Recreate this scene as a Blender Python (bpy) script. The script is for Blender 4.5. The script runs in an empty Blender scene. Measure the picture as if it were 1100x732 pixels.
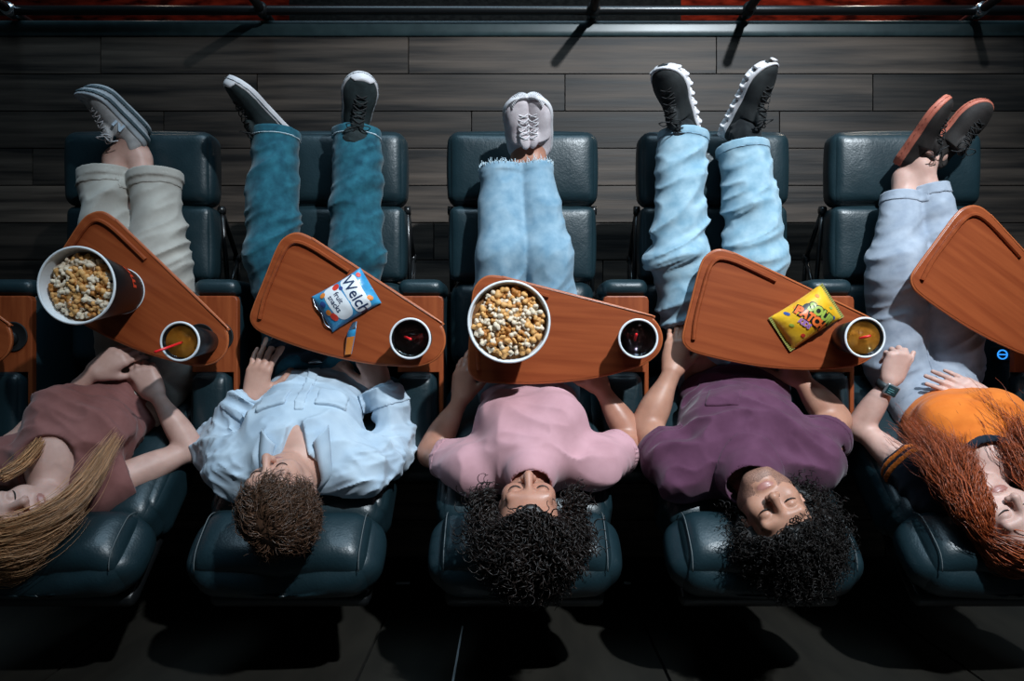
import bpy, bmesh, math, random
import numpy as np
from mathutils import Vector, Matrix

SC = bpy.context.scene
COL = SC.collection
random.seed(7)
RNG = np.random.default_rng(11)

# ------------------------------------------------------------------ camera
CAM_H, FPX = 2.85, 773.0
cam_d = bpy.data.cameras.new('overhead_camera')
cam = bpy.data.objects.new('overhead_camera', cam_d)
COL.objects.link(cam)
cam.location = (0, 0, CAM_H)
cam.rotation_euler = (0, 0, 0)
cam_d.sensor_width = 36.0
cam_d.lens = FPX / 1100.0 * 36.0
cam_d.clip_start = 0.05
SC.camera = cam

# ------------------------------------------------------------------ world, lights, exposure
SC.view_settings.view_transform = 'Standard'
SC.view_settings.look = 'None'
SC.view_settings.gamma = 1.0
SC.view_settings.use_curve_mapping = False
SC.view_settings.exposure = 0.0
w = bpy.data.worlds.new('dark_auditorium')
SC.world = w
w.use_nodes = True
w.node_tree.nodes['Background'].inputs[0].default_value = (0.45, 0.62, 0.70, 1)
w.node_tree.nodes['Background'].inputs[1].default_value = 0.020

def aim(o, tgt):
    d = Vector(tgt) - o.location
    o.rotation_euler = d.to_track_quat('-Z', 'Y').to_euler()

kl = bpy.data.lights.new('stage_spot', 'SPOT')
kl.energy = 1020
kl.color = (0.84, 0.93, 1.0)
kl.spot_size = math.radians(57)
kl.spot_blend = 1.0
kl.shadow_soft_size = 0.06
key = bpy.data.objects.new('stage_spot', kl)
COL.objects.link(key)
key.location = (1.45, 2.75, 3.7)
aim(key, (0.46, 0.20, 0.5))

sl = bpy.data.lights.new('movie_screen_light', 'AREA')
sl.shape = 'RECTANGLE'
sl.size, sl.size_y = 6.0, 3.2
sl.energy = 340
sl.color = (0.55, 0.80, 1.0)
scr = bpy.data.objects.new('movie_screen_light', sl)
COL.objects.link(scr)
scr.location = (0.5, 7.5, 4.1)
aim(scr, (0, 0, 0.6))

for nm, lc, en in (('carpet_fill_light', (1.75, 1.95, -0.12), 9.0), ('carpet_fill_light', (-1.75, 1.95, -0.12), 1.6)):  # added fill lights without fixtures, to brighten the lower red carpet
    al = bpy.data.lights.new(nm, 'POINT')
    al.energy = en
    al.color = (1.0, 0.86, 0.7)
    al.shadow_soft_size = 0.05
    ao = bpy.data.objects.new(nm, al)
    COL.objects.link(ao)
    ao.location = lc

# ------------------------------------------------------------------ pixel helper (1100x732 frame)
def P(px, py, z):
    k = (CAM_H - z) / FPX
    return np.array([(px - 550) * k, (366 - py) * k, z], float)

# ------------------------------------------------------------------ materials
MATS = {}
def nodes(name):
    m = bpy.data.materials.new(name)
    m.use_nodes = True
    nt = m.node_tree
    return m, nt, nt.nodes['Principled BSDF']

def mat(name, c1, c2=None, rough=0.5, scale=(30, 30, 30), bump=0.0, bscale=None, spec=0.5, metal=0.0,
        sss=0.0, sheen=0.0, trans=0.0, emit=None, island=0.0, coat=0.0, detail=4.0, coord='Object', objrand=0.0,
        contrast=(0.35, 0.65), bdist=0.004, rough2=None):
    m, nt, b = nodes(name)
    L = nt.links
    tc = nt.nodes.new('ShaderNodeTexCoord')
    mp = nt.nodes.new('ShaderNodeMapping')
    mp.inputs['Scale'].default_value = scale
    if coord == 'Generated_world':            # world position shifted per object, so that each plank has its own grain
        gp = nt.nodes.new('ShaderNodeNewGeometry'); oi = nt.nodes.new('ShaderNodeObjectInfo'); va = nt.nodes.new('ShaderNodeVectorMath'); vm = nt.nodes.new('ShaderNodeVectorMath')
        vm.operation = 'SCALE'; vm.inputs[0].default_value = (31.0, 17.0, 5.0); L.new(oi.outputs['Random'], vm.inputs['Scale'])
        L.new(gp.outputs['Position'], va.inputs[0]); L.new(vm.outputs[0], va.inputs[1])
        csrc = va.outputs[0]
    else:
        csrc = tc.outputs[coord]
    L.new(csrc, mp.inputs['Vector'])
    vec = mp.outputs['Vector']
    col_out = None
    if c2 is not None:
        n = nt.nodes.new('ShaderNodeTexNoise')
        n.inputs['Scale'].default_value = 1.0
        n.inputs['Detail'].default_value = detail
        L.new(vec, n.inputs['Vector'])
        r = nt.nodes.new('ShaderNodeValToRGB')
        r.color_ramp.elements[0].position, r.color_ramp.elements[1].position = contrast
        r.color_ramp.elements[0].color = (*c1, 1)
        r.color_ramp.elements[1].color = (*c2, 1)
        L.new(n.outputs['Fac'], r.inputs['Fac'])
        col_out = r.outputs['Color']
        if rough2 is not None:
            mr = nt.nodes.new('ShaderNodeMapRange')
            mr.inputs['To Min'].default_value = rough
            mr.inputs['To Max'].default_value = rough2
            L.new(n.outputs['Fac'], mr.inputs['Value'])
            L.new(mr.outputs['Result'], b.inputs['Roughness'])
    if island or objrand:
        src = None
        if island:
            g = nt.nodes.new('ShaderNodeNewGeometry')
            src, amt = g.outputs['Random Per Island'], island
        else:
            g = nt.nodes.new('ShaderNodeObjectInfo')
            src, amt = g.outputs['Random'], objrand
        hsv = nt.nodes.new('ShaderNodeHueSaturation')
        mr = nt.nodes.new('ShaderNodeMapRange')
        mr.inputs['To Min'].default_value = 1 - amt
        mr.inputs['To Max'].default_value = 1 + amt
        L.new(src, mr.inputs['Value'])
        L.new(mr.outputs['Result'], hsv.inputs['Value'])
        if col_out is not None:
            L.new(col_out, hsv.inputs['Color'])
        else:
            hsv.inputs['Color'].default_value = (*c1, 1)
        col_out = hsv.outputs['Color']
    if col_out is not None:
        L.new(col_out, b.inputs['Base Color'])
    else:
        b.inputs['Base Color'].default_value = (*c1, 1)
    if rough2 is None:
        b.inputs['Roughness'].default_value = rough
    b.inputs['Specular IOR Level'].default_value = spec
    b.inputs['Metallic'].default_value = metal
    b.inputs['Coat Weight'].default_value = coat
    if sss:
        b.inputs['Subsurface Weight'].default_value = sss
        b.inputs['Subsurface Radius'].default_value = (0.012, 0.005, 0.003)
        b.inputs['Subsurface Scale'].default_value = 0.6
    if sheen:
        b.inputs['Sheen Weight'].default_value = sheen
    if trans:
        b.inputs['Transmission Weight'].default_value = trans
        b.inputs['IOR'].default_value = 1.42
    if emit:
        b.inputs['Emission Color'].default_value = (*emit[0], 1)
        b.inputs['Emission Strength'].default_value = emit[1]
    if bump:
        n2 = nt.nodes.new('ShaderNodeTexNoise')
        mp2 = nt.nodes.new('ShaderNodeMapping')
        mp2.inputs['Scale'].default_value = bscale or scale
        L.new(csrc, mp2.inputs['Vector'])
        n2.inputs['Scale'].default_value = 1.0
        n2.inputs['Detail'].default_value = 5
        L.new(mp2.outputs['Vector'], n2.inputs['Vector'])
        bp = nt.nodes.new('ShaderNodeBump')
        bp.inputs['Strength'].default_value = bump
        bp.inputs['Distance'].default_value = bdist
        L.new(n2.outputs['Fac'], bp.inputs['Height'])
        L.new(bp.outputs['Normal'], b.inputs['Normal'])
    MATS[name] = m
    return m

def leather_mat():
    m, nt, b = nodes('leather')
    L = nt.links
    tc = nt.nodes.new('ShaderNodeTexCoord')
    n = nt.nodes.new('ShaderNodeTexNoise'); n.inputs['Scale'].default_value = 9; n.inputs['Detail'].default_value = 6
    L.new(tc.outputs['Object'], n.inputs['Vector'])
    r = nt.nodes.new('ShaderNodeValToRGB')
    r.color_ramp.elements[0].color = (0.006, 0.016, 0.021, 1)
    r.color_ramp.elements[1].color = (0.012, 0.031, 0.039, 1)
    L.new(n.outputs['Fac'], r.inputs['Fac'])
    L.new(r.outputs['Color'], b.inputs['Base Color'])
    rr = nt.nodes.new('ShaderNodeMapRange')
    rr.inputs['To Min'].default_value = 0.30; rr.inputs['To Max'].default_value = 0.46
    L.new(n.outputs['Fac'], rr.inputs['Value'])
    L.new(rr.outputs['Result'], b.inputs['Roughness'])
    b.inputs['Specular IOR Level'].default_value = 0.5
    v = nt.nodes.new('ShaderNodeTexVoronoi'); v.inputs['Scale'].default_value = 170
    L.new(tc.outputs['Object'], v.inputs['Vector'])
    n2 = nt.nodes.new('ShaderNodeTexNoise'); n2.inputs['Scale'].default_value = 26; n2.inputs['Detail'].default_value = 5
    n2.inputs['Distortion'].default_value = 1.2
    L.new(tc.outputs['Object'], n2.inputs['Vector'])
    b1 = nt.nodes.new('ShaderNodeBump'); b1.inputs['Strength'].default_value = 0.12; b1.inputs['Distance'].default_value = 0.002
    L.new(v.outputs['Distance'], b1.inputs['Height'])
    b2 = nt.nodes.new('ShaderNodeBump'); b2.inputs['Strength'].default_value = 0.16; b2.inputs['Distance'].default_value = 0.006
    L.new(n2.outputs['Fac'], b2.inputs['Height'])
    L.new(b1.outputs['Normal'], b2.inputs['Normal'])
    L.new(b2.outputs['Normal'], b.inputs['Normal'])
    MATS['leather'] = m
leather_mat()

mat('tray_wood', (0.22, 0.042, 0.012), (0.34, 0.078, 0.023), rough=0.36, scale=(3.0, 46, 30), bump=0.04, detail=6, contrast=(0.3, 0.72), spec=0.35)
mat('tray_edge', (0.42, 0.11, 0.036), rough=0.3, spec=0.4)
mat('console_wood', (0.22, 0.044, 0.013), (0.32, 0.075, 0.023), rough=0.38, scale=(60, 4, 30), bump=0.04, detail=6, spec=0.35)
mat('plank', (0.008, 0.0058, 0.005), (0.076, 0.055, 0.042), rough=0.46, rough2=0.66, scale=(1.5, 26, 20), bump=0.35, bscale=(3, 60, 30),
    detail=10, objrand=0.5, contrast=(0.36, 0.70), bdist=0.003, spec=0.3, coord='Generated_world')
mat('subfloor', (0.006, 0.006, 0.006), rough=0.9)
mat('black_metal', (0.010, 0.011, 0.012), rough=0.3, spec=0.6)
mat('nosing', (0.020, 0.040, 0.045), (0.03, 0.055, 0.06), rough=0.35, scale=(20, 20, 20))
mat('bright_metal', (0.6, 0.65, 0.7), rough=0.25, metal=1.0)
mat('red_carpet', (0.05, 0.004, 0.003), (0.60, 0.05, 0.02), rough=0.95, scale=(9, 26, 9), detail=6, spec=0.1)
mat('black_carpet', (0.006, 0.006, 0.006), (0.014, 0.014, 0.013), rough=0.97, scale=(70, 70, 70), bump=0.4, spec=0.1)
mat('black_plastic', (0.008, 0.009, 0.010), rough=0.4)
mat('dark_gap', (0.004, 0.004, 0.004), rough=0.7)
mat('thread', (0.085, 0.10, 0.105), rough=0.7)
mat('blue_led', (0.01, 0.08, 0.2), emit=((0.03, 0.30, 1.0), 1.2))
# skins
mat('skin_fair', (0.56, 0.33, 0.27), (0.66, 0.41, 0.34), rough=0.48, scale=(22, 22, 22), sss=0.12, bump=0.08, bscale=(180, 180, 180), spec=0.4, bdist=0.001)
mat('skin_light', (0.52, 0.28, 0.21), (0.60, 0.34, 0.26), rough=0.46, scale=(22, 22, 22), sss=0.12, bump=0.08, bscale=(180, 180, 180), spec=0.4, bdist=0.001)
mat('skin_tan', (0.43, 0.195, 0.13), (0.50, 0.24, 0.165), rough=0.40, scale=(22, 22, 22), sss=0.10, bump=0.08, bscale=(180, 180, 180), spec=0.45, bdist=0.001)
mat('skin_olive', (0.44, 0.215, 0.145), (0.52, 0.265, 0.18), rough=0.45, scale=(22, 22, 22), sss=0.10, bump=0.08, bscale=(180, 180, 180), spec=0.4, bdist=0.001)
mat('lips_rose', (0.40, 0.17, 0.14), rough=0.35, sss=0.1)
mat('stubble', (0.16, 0.08, 0.055), (0.36, 0.18, 0.125), rough=0.6, scale=(420, 420, 420), detail=2)
mat('lash', (0.012, 0.008, 0.007), rough=0.6)
mat('brow_brown', (0.07, 0.035, 0.02), rough=0.6)
mat('brow_ginger', (0.20, 0.08, 0.035), rough=0.6)
mat('brow_dark', (0.02, 0.012, 0.01), rough=0.6)
# hair
mat('hair_blond', (0.52, 0.27, 0.13), rough=0.36, island=0.55, spec=0.5)
mat('hair_brown', (0.085, 0.042, 0.024), rough=0.36, island=0.5, spec=0.5)
mat('hair_dark', (0.012, 0.0075, 0.006), rough=0.45, island=0.5, spec=0.35)
mat('hair_black', (0.0095, 0.0070, 0.006), rough=0.5, island=0.5, spec=0.3)
mat('hair_red', (0.33, 0.070, 0.022), rough=0.38, island=0.5, spec=0.5)
# cloth
def cloth(name, c1, c2, sc=55, **k):
    kw = dict(rough=0.85, scale=(sc, sc, sc), bump=0.25, bscale=(600, 600, 600), sheen=0.15, spec=0.2, bdist=0.001)
    kw.update(k)
    mat(name, c1, c2, **kw)
cloth('beige_cotton', (0.38, 0.35, 0.31), (0.48, 0.45, 0.40), 14)
cloth('mauve_cotton', (0.205, 0.080, 0.072), (0.255, 0.105, 0.095), 18)
cloth('teal_denim', (0.006, 0.055, 0.085), (0.020, 0.135, 0.185), 34, contrast=(0.3, 0.75))
cloth('pale_blue_shirt', (0.40, 0.50, 0.60), (0.50, 0.60, 0.69), 14)
cloth('navy_belt', (0.006, 0.012, 0.02), (0.010, 0.02, 0.03), 30)
cloth('light_denim', (0.155, 0.28, 0.38), (0.31, 0.44, 0.53), 26, contrast=(0.3, 0.75))
cloth('pale_denim', (0.20, 0.35, 0.45), (0.40, 0.55, 0.63), 22, contrast=(0.3, 0.75))
cloth('grey_denim', (0.27, 0.31, 0.38), (0.42, 0.46, 0.53), 24, contrast=(0.3, 0.75))
cloth('denim_thread', (0.42, 0.55, 0.62), (0.60, 0.70, 0.75), 200)
cloth('pink_cotton', (0.50, 0.265, 0.29), (0.57, 0.31, 0.34), 16)
cloth('plum_cotton', (0.085, 0.027, 0.056), (0.115, 0.040, 0.078), 18)
cloth('orange_knit', (0.68, 0.155, 0.018), (0.78, 0.20, 0.025), 20)
cloth('navy_knit', (0.010, 0.016, 0.028), (0.016, 0.025, 0.04), 20)
cloth('black_sock', (0.008, 0.010, 0.012), (0.015, 0.018, 0.02), 60)
# shoes
mat('shoe_grey', (0.42, 0.41, 0.41), (0.55, 0.54, 0.54), rough=0.7, scale=(40, 40, 40), bump=0.2, bscale=(500, 500, 500))
mat('shoe_white', (0.60, 0.52, 0.54), (0.72, 0.64, 0.66), rough=0.7, scale=(40, 40, 40), bump=0.2, bscale=(500, 500, 500))
mat('shoe_black', (0.008, 0.010, 0.011), (0.016, 0.020, 0.021), rough=0.75, scale=(40, 40, 40), bump=0.3, bscale=(500, 500, 500))
mat('shoe_canvas', (0.008, 0.016, 0.018), (0.014, 0.026, 0.028), rough=0.85, scale=(60, 60, 60), bump=0.3, bscale=(600, 600, 600))
mat('shoe_brown', (0.012, 0.009, 0.008), (0.022, 0.016, 0.014), rough=0.75, scale=(40, 40, 40), bump=0.3, bscale=(500, 500, 500))
mat('sole_white', (0.66, 0.64, 0.66), rough=0.55)
mat('sole_grey', (0.28, 0.31, 0.34), (0.40, 0.43, 0.46), rough=0.6, scale=(30, 30, 30))
mat('sole_slate', (0.045, 0.075, 0.09), rough=0.6)
mat('sole_coral', (0.48, 0.13, 0.085), (0.56, 0.17, 0.11), rough=0.6, scale=(40, 40, 40))
mat('lace_white', (0.68, 0.66, 0.68), rough=0.8)
mat('lace_black', (0.012, 0.012, 0.013), rough=0.8)
mat('emblem_blue', (0.42, 0.52, 0.62), rough=0.6)
# props
mat('paper_black', (0.008, 0.008, 0.009), rough=0.38)
mat('paper_white', (0.78, 0.80, 0.82), rough=0.5)
mat('print_red', (0.75, 0.06, 0.02), rough=0.5)
mat('straw_red', (0.80, 0.015, 0.02), rough=0.3)
mat('cola', (0.010, 0.004, 0.003), rough=0.05, spec=0.6)
mat('iced_tea', (0.60, 0.20, 0.016), (0.72, 0.30, 0.04), rough=0.08, scale=(30, 30, 30), spec=0.6)
mat('clear_plastic', (1, 1, 1), rough=0.04, trans=1.0, spec=0.5)
mat('popcorn_white', (0.60, 0.40, 0.20), (0.84, 0.78, 0.68), rough=0.75, scale=(90, 90, 90), sss=0.05)
mat('popcorn_butter', (0.50, 0.19, 0.025), (0.82, 0.50, 0.20), rough=0.65, scale=(80, 80, 80), sss=0.05)
mat('popcorn_caramel', (0.34, 0.11, 0.015), (0.60, 0.26, 0.06), rough=0.55, scale=(80, 80, 80))
mat('kernel_bed', (0.10, 0.035, 0.008), (0.30, 0.13, 0.03), rough=0.8, scale=(60, 60, 60))
mat('foil_blue', (0.03, 0.26, 0.52), (0.06, 0.36, 0.62), rough=0.28, scale=(30, 30, 30), bump=0.3, bscale=(60, 60, 60), spec=0.6)
mat('foil_yellow', (0.70, 0.36, 0.012), (0.85, 0.50, 0.03), rough=0.28, scale=(25, 25, 25), bump=0.3, bscale=(60, 60, 60), spec=0.6)
mat('foil_olive', (0.20, 0.19, 0.025), rough=0.55, spec=0.3)
mat('foil_silver', (0.5, 0.52, 0.55), rough=0.25, metal=0.9)
mat('print_white', (0.80, 0.82, 0.84), rough=0.35)
mat('print_navy', (0.012, 0.03, 0.09), rough=0.4)
mat('print_black', (0.010, 0.012, 0.008), rough=0.4)
mat('print_green', (0.32, 0.42, 0.06), rough=0.4)
mat('print_orange', (0.85, 0.16, 0.03), rough=0.4)
mat('print_purple', (0.36, 0.16, 0.40), rough=0.4)
mat('fruit_red', (0.70, 0.05, 0.03), rough=0.35)
mat('fruit_blue', (0.04, 0.09, 0.30), rough=0.35)
mat('fruit_orange', (0.85, 0.26, 0.04), rough=0.35)
mat('watch_case', (0.55, 0.57, 0.58), rough=0.3, metal=0.8)
mat('watch_face', (0.010, 0.05, 0.06), rough=0.12, spec=0.6)
mat('watch_print', (0.15, 0.45, 0.48), rough=0.3)
mat('watch_band', (0.012, 0.016, 0.018), rough=0.5)

# ------------------------------------------------------------------ object helpers
def root_loc(o):
    while o.parent is not None:
        o = o.parent
    return np.array(o.location)

def tag(o, label=None, cat=None, group=None, kind=None):
    if label: o['label'] = label
    if cat: o['category'] = cat
    if group: o['group'] = group
    if kind: o['kind'] = kind
    return o

def thing(name, label, cat, loc=(0, 0, 0), group=None):
    o = bpy.data.objects.new(name, None)
    o.empty_display_size = 0.05
    COL.objects.link(o)
    o.location = [float(v) for v in loc]
    return tag(o, label, cat, group)

def mesh_of(name, V, F, m, smooth=True):
    me = bpy.data.meshes.new(name)
    V = np.asarray(V, np.float32)
    if isinstance(F, np.ndarray) and F.ndim == 2:
        n, k = F.shape
        me.vertices.add(len(V)); me.vertices.foreach_set('co', V.ravel())
        me.loops.add(n * k); me.loops.foreach_set('vertex_index', F.astype(np.int32).ravel())
        me.polygons.add(n)
        me.polygons.foreach_set('loop_start', np.arange(0, n * k, k, dtype=np.int32))
        me.update(calc_edges=True)
        me.validate()
    else:
        me.from_pydata([tuple(map(float, v)) for v in V], [], [tuple(map(int, f)) for f in F])
        me.update()
    for mm in (m if isinstance(m, (list, tuple)) else [m]):
        me.materials.append(MATS[mm])
    if smooth:
        me.polygons.foreach_set('use_smooth', np.ones(len(me.polygons), bool))
    return me

def obj(name, V, F, m, parent=None, smooth=True, own_loc=None, **t):
    """World-space vertices -> one mesh object, local to its root thing (or to own_loc)."""
    V = np.asarray(V, float)
    o = bpy.data.objects.new(name, None)
    base = root_loc(parent) if parent is not None else (np.array(own_loc, float) if own_loc is not None else np.zeros(3))
    me = mesh_of(name, V - base, F, m, smooth)
    o = bpy.data.objects.new(name, me)
    COL.objects.link(o)
    if parent is not None:
        o.parent = parent
    elif own_loc is not None:
        o.location = [float(v) for v in own_loc]
    tag(o, **t)
    return o

class MB:
    """Collects shapes for ONE mesh."""
    def __init__(s): s.V = []; s.F = []; s.n = 0
    def add(s, V, F):
        V = np.asarray(V, float)
        s.V.append(V)
        s.F += [tuple(int(i) + s.n for i in f) for f in F]
        s.n += len(V)
        return s
    def build(s, name, m, parent=None, smooth=True, **t):
        return obj(name, np.concatenate(s.V), s.F, m, parent, smooth, **t)

def unit(v):
    v = np.asarray(v, float)
    return v / (np.linalg.norm(v) + 1e-12)

def frame(y, zhint):
    """X,Y,Z with Y given and Z close to zhint."""
    y = unit(y); z = np.asarray(zhint, float); z = unit(z - y * z.dot(y))
    return np.cross(y, z), y, z

def tube(pts, r, sides=8, caps=True, closed=False):
    pts = np.asarray(pts, float); n = len(pts)
    r = np.broadcast_to(np.asarray(r, float), (n,))
    if closed:
        T = np.roll(pts, -1, 0) - np.roll(pts, 1, 0)
    else:
        T = np.gradient(pts, axis=0)
    T /= np.linalg.norm(T, axis=1)[:, None] + 1e-12
    a = np.array([0, 0, 1.0]) if abs(T[0][2]) < 0.9 else np.array([1.0, 0, 0])
    N = np.zeros_like(pts)
    v = unit(a - T[0] * a.dot(T[0])); N[0] = v
    for i in range(1, n):
        v = v - T[i] * v.dot(T[i]); v = unit(v); N[i] = v
    B = np.cross(T, N)
    th = np.arange(sides) * 2 * math.pi / sides
    V = (pts[:, None] + (N[:, None] * np.cos(th)[None, :, None] + B[:, None] * np.sin(th)[None, :, None]) * r[:, None, None]).reshape(-1, 3)
    F = []
    for i in range(n if closed else n - 1):
        j = (i + 1) % n
        for k in range(sides):
            k2 = (k + 1) % sides
            F.append((i * sides + k, i * sides + k2, j * sides + k2, j * sides + k))
    if caps and not closed:
        F.append(tuple(range(sides))[::-1]); F.append(tuple((n - 1) * sides + k for k in range(sides)))
    return V, F

def lathe(prof, center, n=40, axis=None):
    """prof: list of (r,z); around +z at center."""
    V = []; F = []
    th = np.arange(n) * 2 * math.pi / n
    for (r, z) in prof:
        V.append(np.stack([r * np.cos(th), r * np.sin(th), np.full(n, z)], 1))
    V = np.concatenate(V) + np.asarray(center, float)
    for i in range(len(prof) - 1):
        for k in range(n):
            k2 = (k + 1) % n
            F.append((i * n + k, i * n + k2, (i + 1) * n + k2, (i + 1) * n + k))
    if prof[0][0] > 1e-3: F.append(tuple(range(n))[::-1])
    if prof[-1][0] > 1e-3: F.append(tuple((len(prof) - 1) * n + k for k in range(n)))
    return V, F

def rbox(size, r, n=10, puff=0.0, sink=0.0):
    """rounded, optionally puffed box centred on the origin."""
    L = np.array(size, float); r = min(r, L.min() / 2 - 1e-4)
    idx = {}; V = []
    def vid(i, j, k):
        t = (i, j, k)
        if t not in idx:
            idx[t] = len(V)
            V.append([math.sin(math.pi / 2 * (2 * a / n - 1)) for a in t])
        return idx[t]
    F = []
    for a in range(n):
        for b in range(n):
            F.append((vid(a, b, n), vid(a + 1, b, n), vid(a + 1, b + 1, n), vid(a, b + 1, n)))
            F.append((vid(a, b, 0), vid(a, b + 1, 0), vid(a + 1, b + 1, 0), vid(a + 1, b, 0)))
            F.append((vid(a, 0, b), vid(a + 1, 0, b), vid(a + 1, 0, b + 1), vid(a, 0, b + 1)))
            F.append((vid(a, n, b), vid(a, n, b + 1), vid(a + 1, n, b + 1), vid(a + 1, n, b)))
            F.append((vid(0, a, b), vid(0, a, b + 1), vid(0, a + 1, b + 1), vid(0, a + 1, b)))
            F.append((vid(n, a, b), vid(n, a + 1, b), vid(n, a + 1, b + 1), vid(n, a, b + 1)))
    U = np.array(V); p = U * L / 2
    q = np.clip(p, -(L / 2 - r), L / 2 - r)
    d = p - q; ln = np.linalg.norm(d, axis=1); ok = ln > 1e-9
    p[ok] = q[ok] + d[ok] / ln[ok][:, None] * r
    if puff:
        w = (1 - U[:, 0] ** 2) * (1 - U[:, 1] ** 2)
        p[:, 2] += puff * np.clip(w, 0, 1) ** 0.6 * (U[:, 2] > -0.2)
        ex = 0.4 * puff * (1 - U[:, 2] ** 2)
        p[:, 0] += np.sign(U[:, 0]) * (np.abs(U[:, 0]) > .9) * ex * (1 - U[:, 1] ** 2)
        p[:, 1] += np.sign(U[:, 1]) * (np.abs(U[:, 1]) > .9) * ex * (1 - U[:, 0] ** 2)
    return p, F

def place(V, o, X=(1, 0, 0), Y=(0, 1, 0), Z=(0, 0, 1)):
    V = np.asarray(V, float)
    return np.asarray(o, float) + V[:, :1] * np.asarray(X, float) + V[:, 1:2] * np.asarray(Y, float) + V[:, 2:3] * np.asarray(Z, float)

def box(c, s, r=0.004, n=4):
    V, F = rbox(s, r, n)
    return V + np.asarray(c, float), F

def catmull(pts, m=8, closed=False):
    pts = np.asarray(pts, float); n = len(pts); out = []
    R = range(n) if closed else range(n - 1)
    for i in R:
        if closed:
            a, b, c, d = (pts[(i + k) % n] for k in (-1, 0, 1, 2))
        else:
            a, b, c, d = pts[max(i - 1, 0)], pts[i], pts[i + 1], pts[min(i + 2, n - 1)]
        for t in np.arange(m) / m:
            out.append(0.5 * (2 * b + (c - a) * t + (2 * a - 5 * b + 4 * c - d) * t * t + (3 * b - a - 3 * c + d) * t ** 3))
    if not closed: out.append(pts[-1])
    return np.array(out)

def prism(outline, z0, z1, bev=0.0):
    """outline: ccw 2-D points -> solid with bevelled top and bottom edge."""
    o = np.asarray(outline, float); n = len(o)
    t = np.roll(o, -1, 0) - np.roll(o, 1, 0); t /= np.linalg.norm(t, axis=1)[:, None]
    nin = np.stack([-t[:, 1], t[:, 0]], 1)
    rings = [(o + nin * bev, z0), (o, z0 + bev), (o, z1 - bev), (o + nin * bev * .3, z1 - bev * .3), (o + nin * bev, z1)] if bev else [(o, z0), (o, z1)]
    V = np.concatenate([np.c_[q, np.full(n, z)] for q, z in rings]); F = []
    for i in range(len(rings) - 1):
        for k in range(n):
            k2 = (k + 1) % n
            F.append((i * n + k, i * n + k2, (i + 1) * n + k2, (i + 1) * n + k))
    F.append(tuple(range(n))[::-1]); F.append(tuple((len(rings) - 1) * n + k for k in range(n)))
    return V, F

def text_mesh(s, size, extrude=0.0, bold=0.0, cuts=1):
    cu = bpy.data.curves.new('lettering', 'FONT')
    cu.body = s; cu.size = size; cu.align_x = 'CENTER'; cu.align_y = 'CENTER'; cu.extrude = extrude; cu.offset = bold
    cu.resolution_u = 3
    o = bpy.data.objects.new('lettering', cu)
    COL.objects.link(o)
    dg = bpy.context.evaluated_depsgraph_get()
    me = bpy.data.meshes.new_from_object(o.evaluated_get(dg))
    bm = bmesh.new(); bm.from_mesh(me)
    bmesh.ops.triangulate(bm, faces=bm.faces[:])
    if cuts:
        long = [e for e in bm.edges if e.calc_length() > size * 0.25]
        if long: bmesh.ops.subdivide_edges(bm, edges=long, cuts=cuts)
        bmesh.ops.triangulate(bm, faces=bm.faces[:])
    bm.verts.index_update()
    V = np.array([v.co[:] for v in bm.verts]); F = [tuple(v.index for v in f.verts) for f in bm.faces]
    bm.free()
    bpy.data.objects.remove(o); bpy.data.curves.remove(cu); bpy.data.meshes.remove(me)
    return V, F

# ------------------------------------------------------------------ distance-field modelling
def smin(a, b, k):
    if k <= 0: return np.minimum(a, b)
    h = np.maximum(k - np.abs(a - b), 0) / k
    return np.minimum(a, b) - h * h * k * 0.25

def smax(a, b, k):
    return -smin(-a, -b, k)

def cone(a, b, r1, r2=None):
    """tapered capsule"""
    a = np.asarray(a, np.float32); b = np.asarray(b, np.float32); r2 = r1 if r2 is None else r2
    ba = b - a; L = float(ba.dot(ba)) + 1e-12
    def f(p):
        t = np.clip(((p - a) @ ba) / L, 0, 1)
        q = p - a - t[:, None] * ba
        return np.sqrt(np.einsum('ij,ij->i', q, q)) - (r1 + (r2 - r1) * t)
    return f

def ell(c, rad, ax=None):
    c = np.asarray(c, np.float32); rad = np.asarray(rad, np.float32)
    M = np.eye(3, dtype=np.float32) if ax is None else np.array(ax, np.float32)
    def f(p):
        q = (p - c) @ M.T
        k0 = np.sqrt((((q / rad)) ** 2).sum(1)); k1 = np.sqrt((((q / rad ** 2)) ** 2).sum(1)) + 1e-9
        return k0 * (k0 - 1) / k1
    return f

def bx(c, half, r, ax=None):
    c = np.asarray(c, np.float32); half = np.asarray(half, np.float32)
    M = np.eye(3, dtype=np.float32) if ax is None else np.array(ax, np.float32)
    def f(p):
        q = np.abs((p - c) @ M.T) - (half - r)
        return np.linalg.norm(np.maximum(q, 0), axis=1) + np.minimum(q.max(1), 0) - r
    return f

def plane(o, n):
    o = np.asarray(o, np.float32); n = unit(n).astype(np.float32)
    return lambda p: (p - o) @ n

class Field:
    def __init__(s): s.ops = []
    def u(s, f, k=0.0): s.ops.append(('u', f, k)); return s
    def sub(s, f, k=0.0): s.ops.append(('s', f, k)); return s
    def cut(s, f, k=0.0): s.ops.append(('i', f, k)); return s
    def disp(s, f): s.ops.append(('d', f, 0)); return s
    def __call__(s, p):
        d = np.full(len(p), 9.0, np.float32)
        for o, f, k in s.ops:
            if o == 'u': d = smin(d, f(p), k)
            elif o == 's': d = smax(d, -f(p), k)
            elif o == 'i': d = smax(d, f(p), k)
            else: d = d + f(p)
        return d

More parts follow.
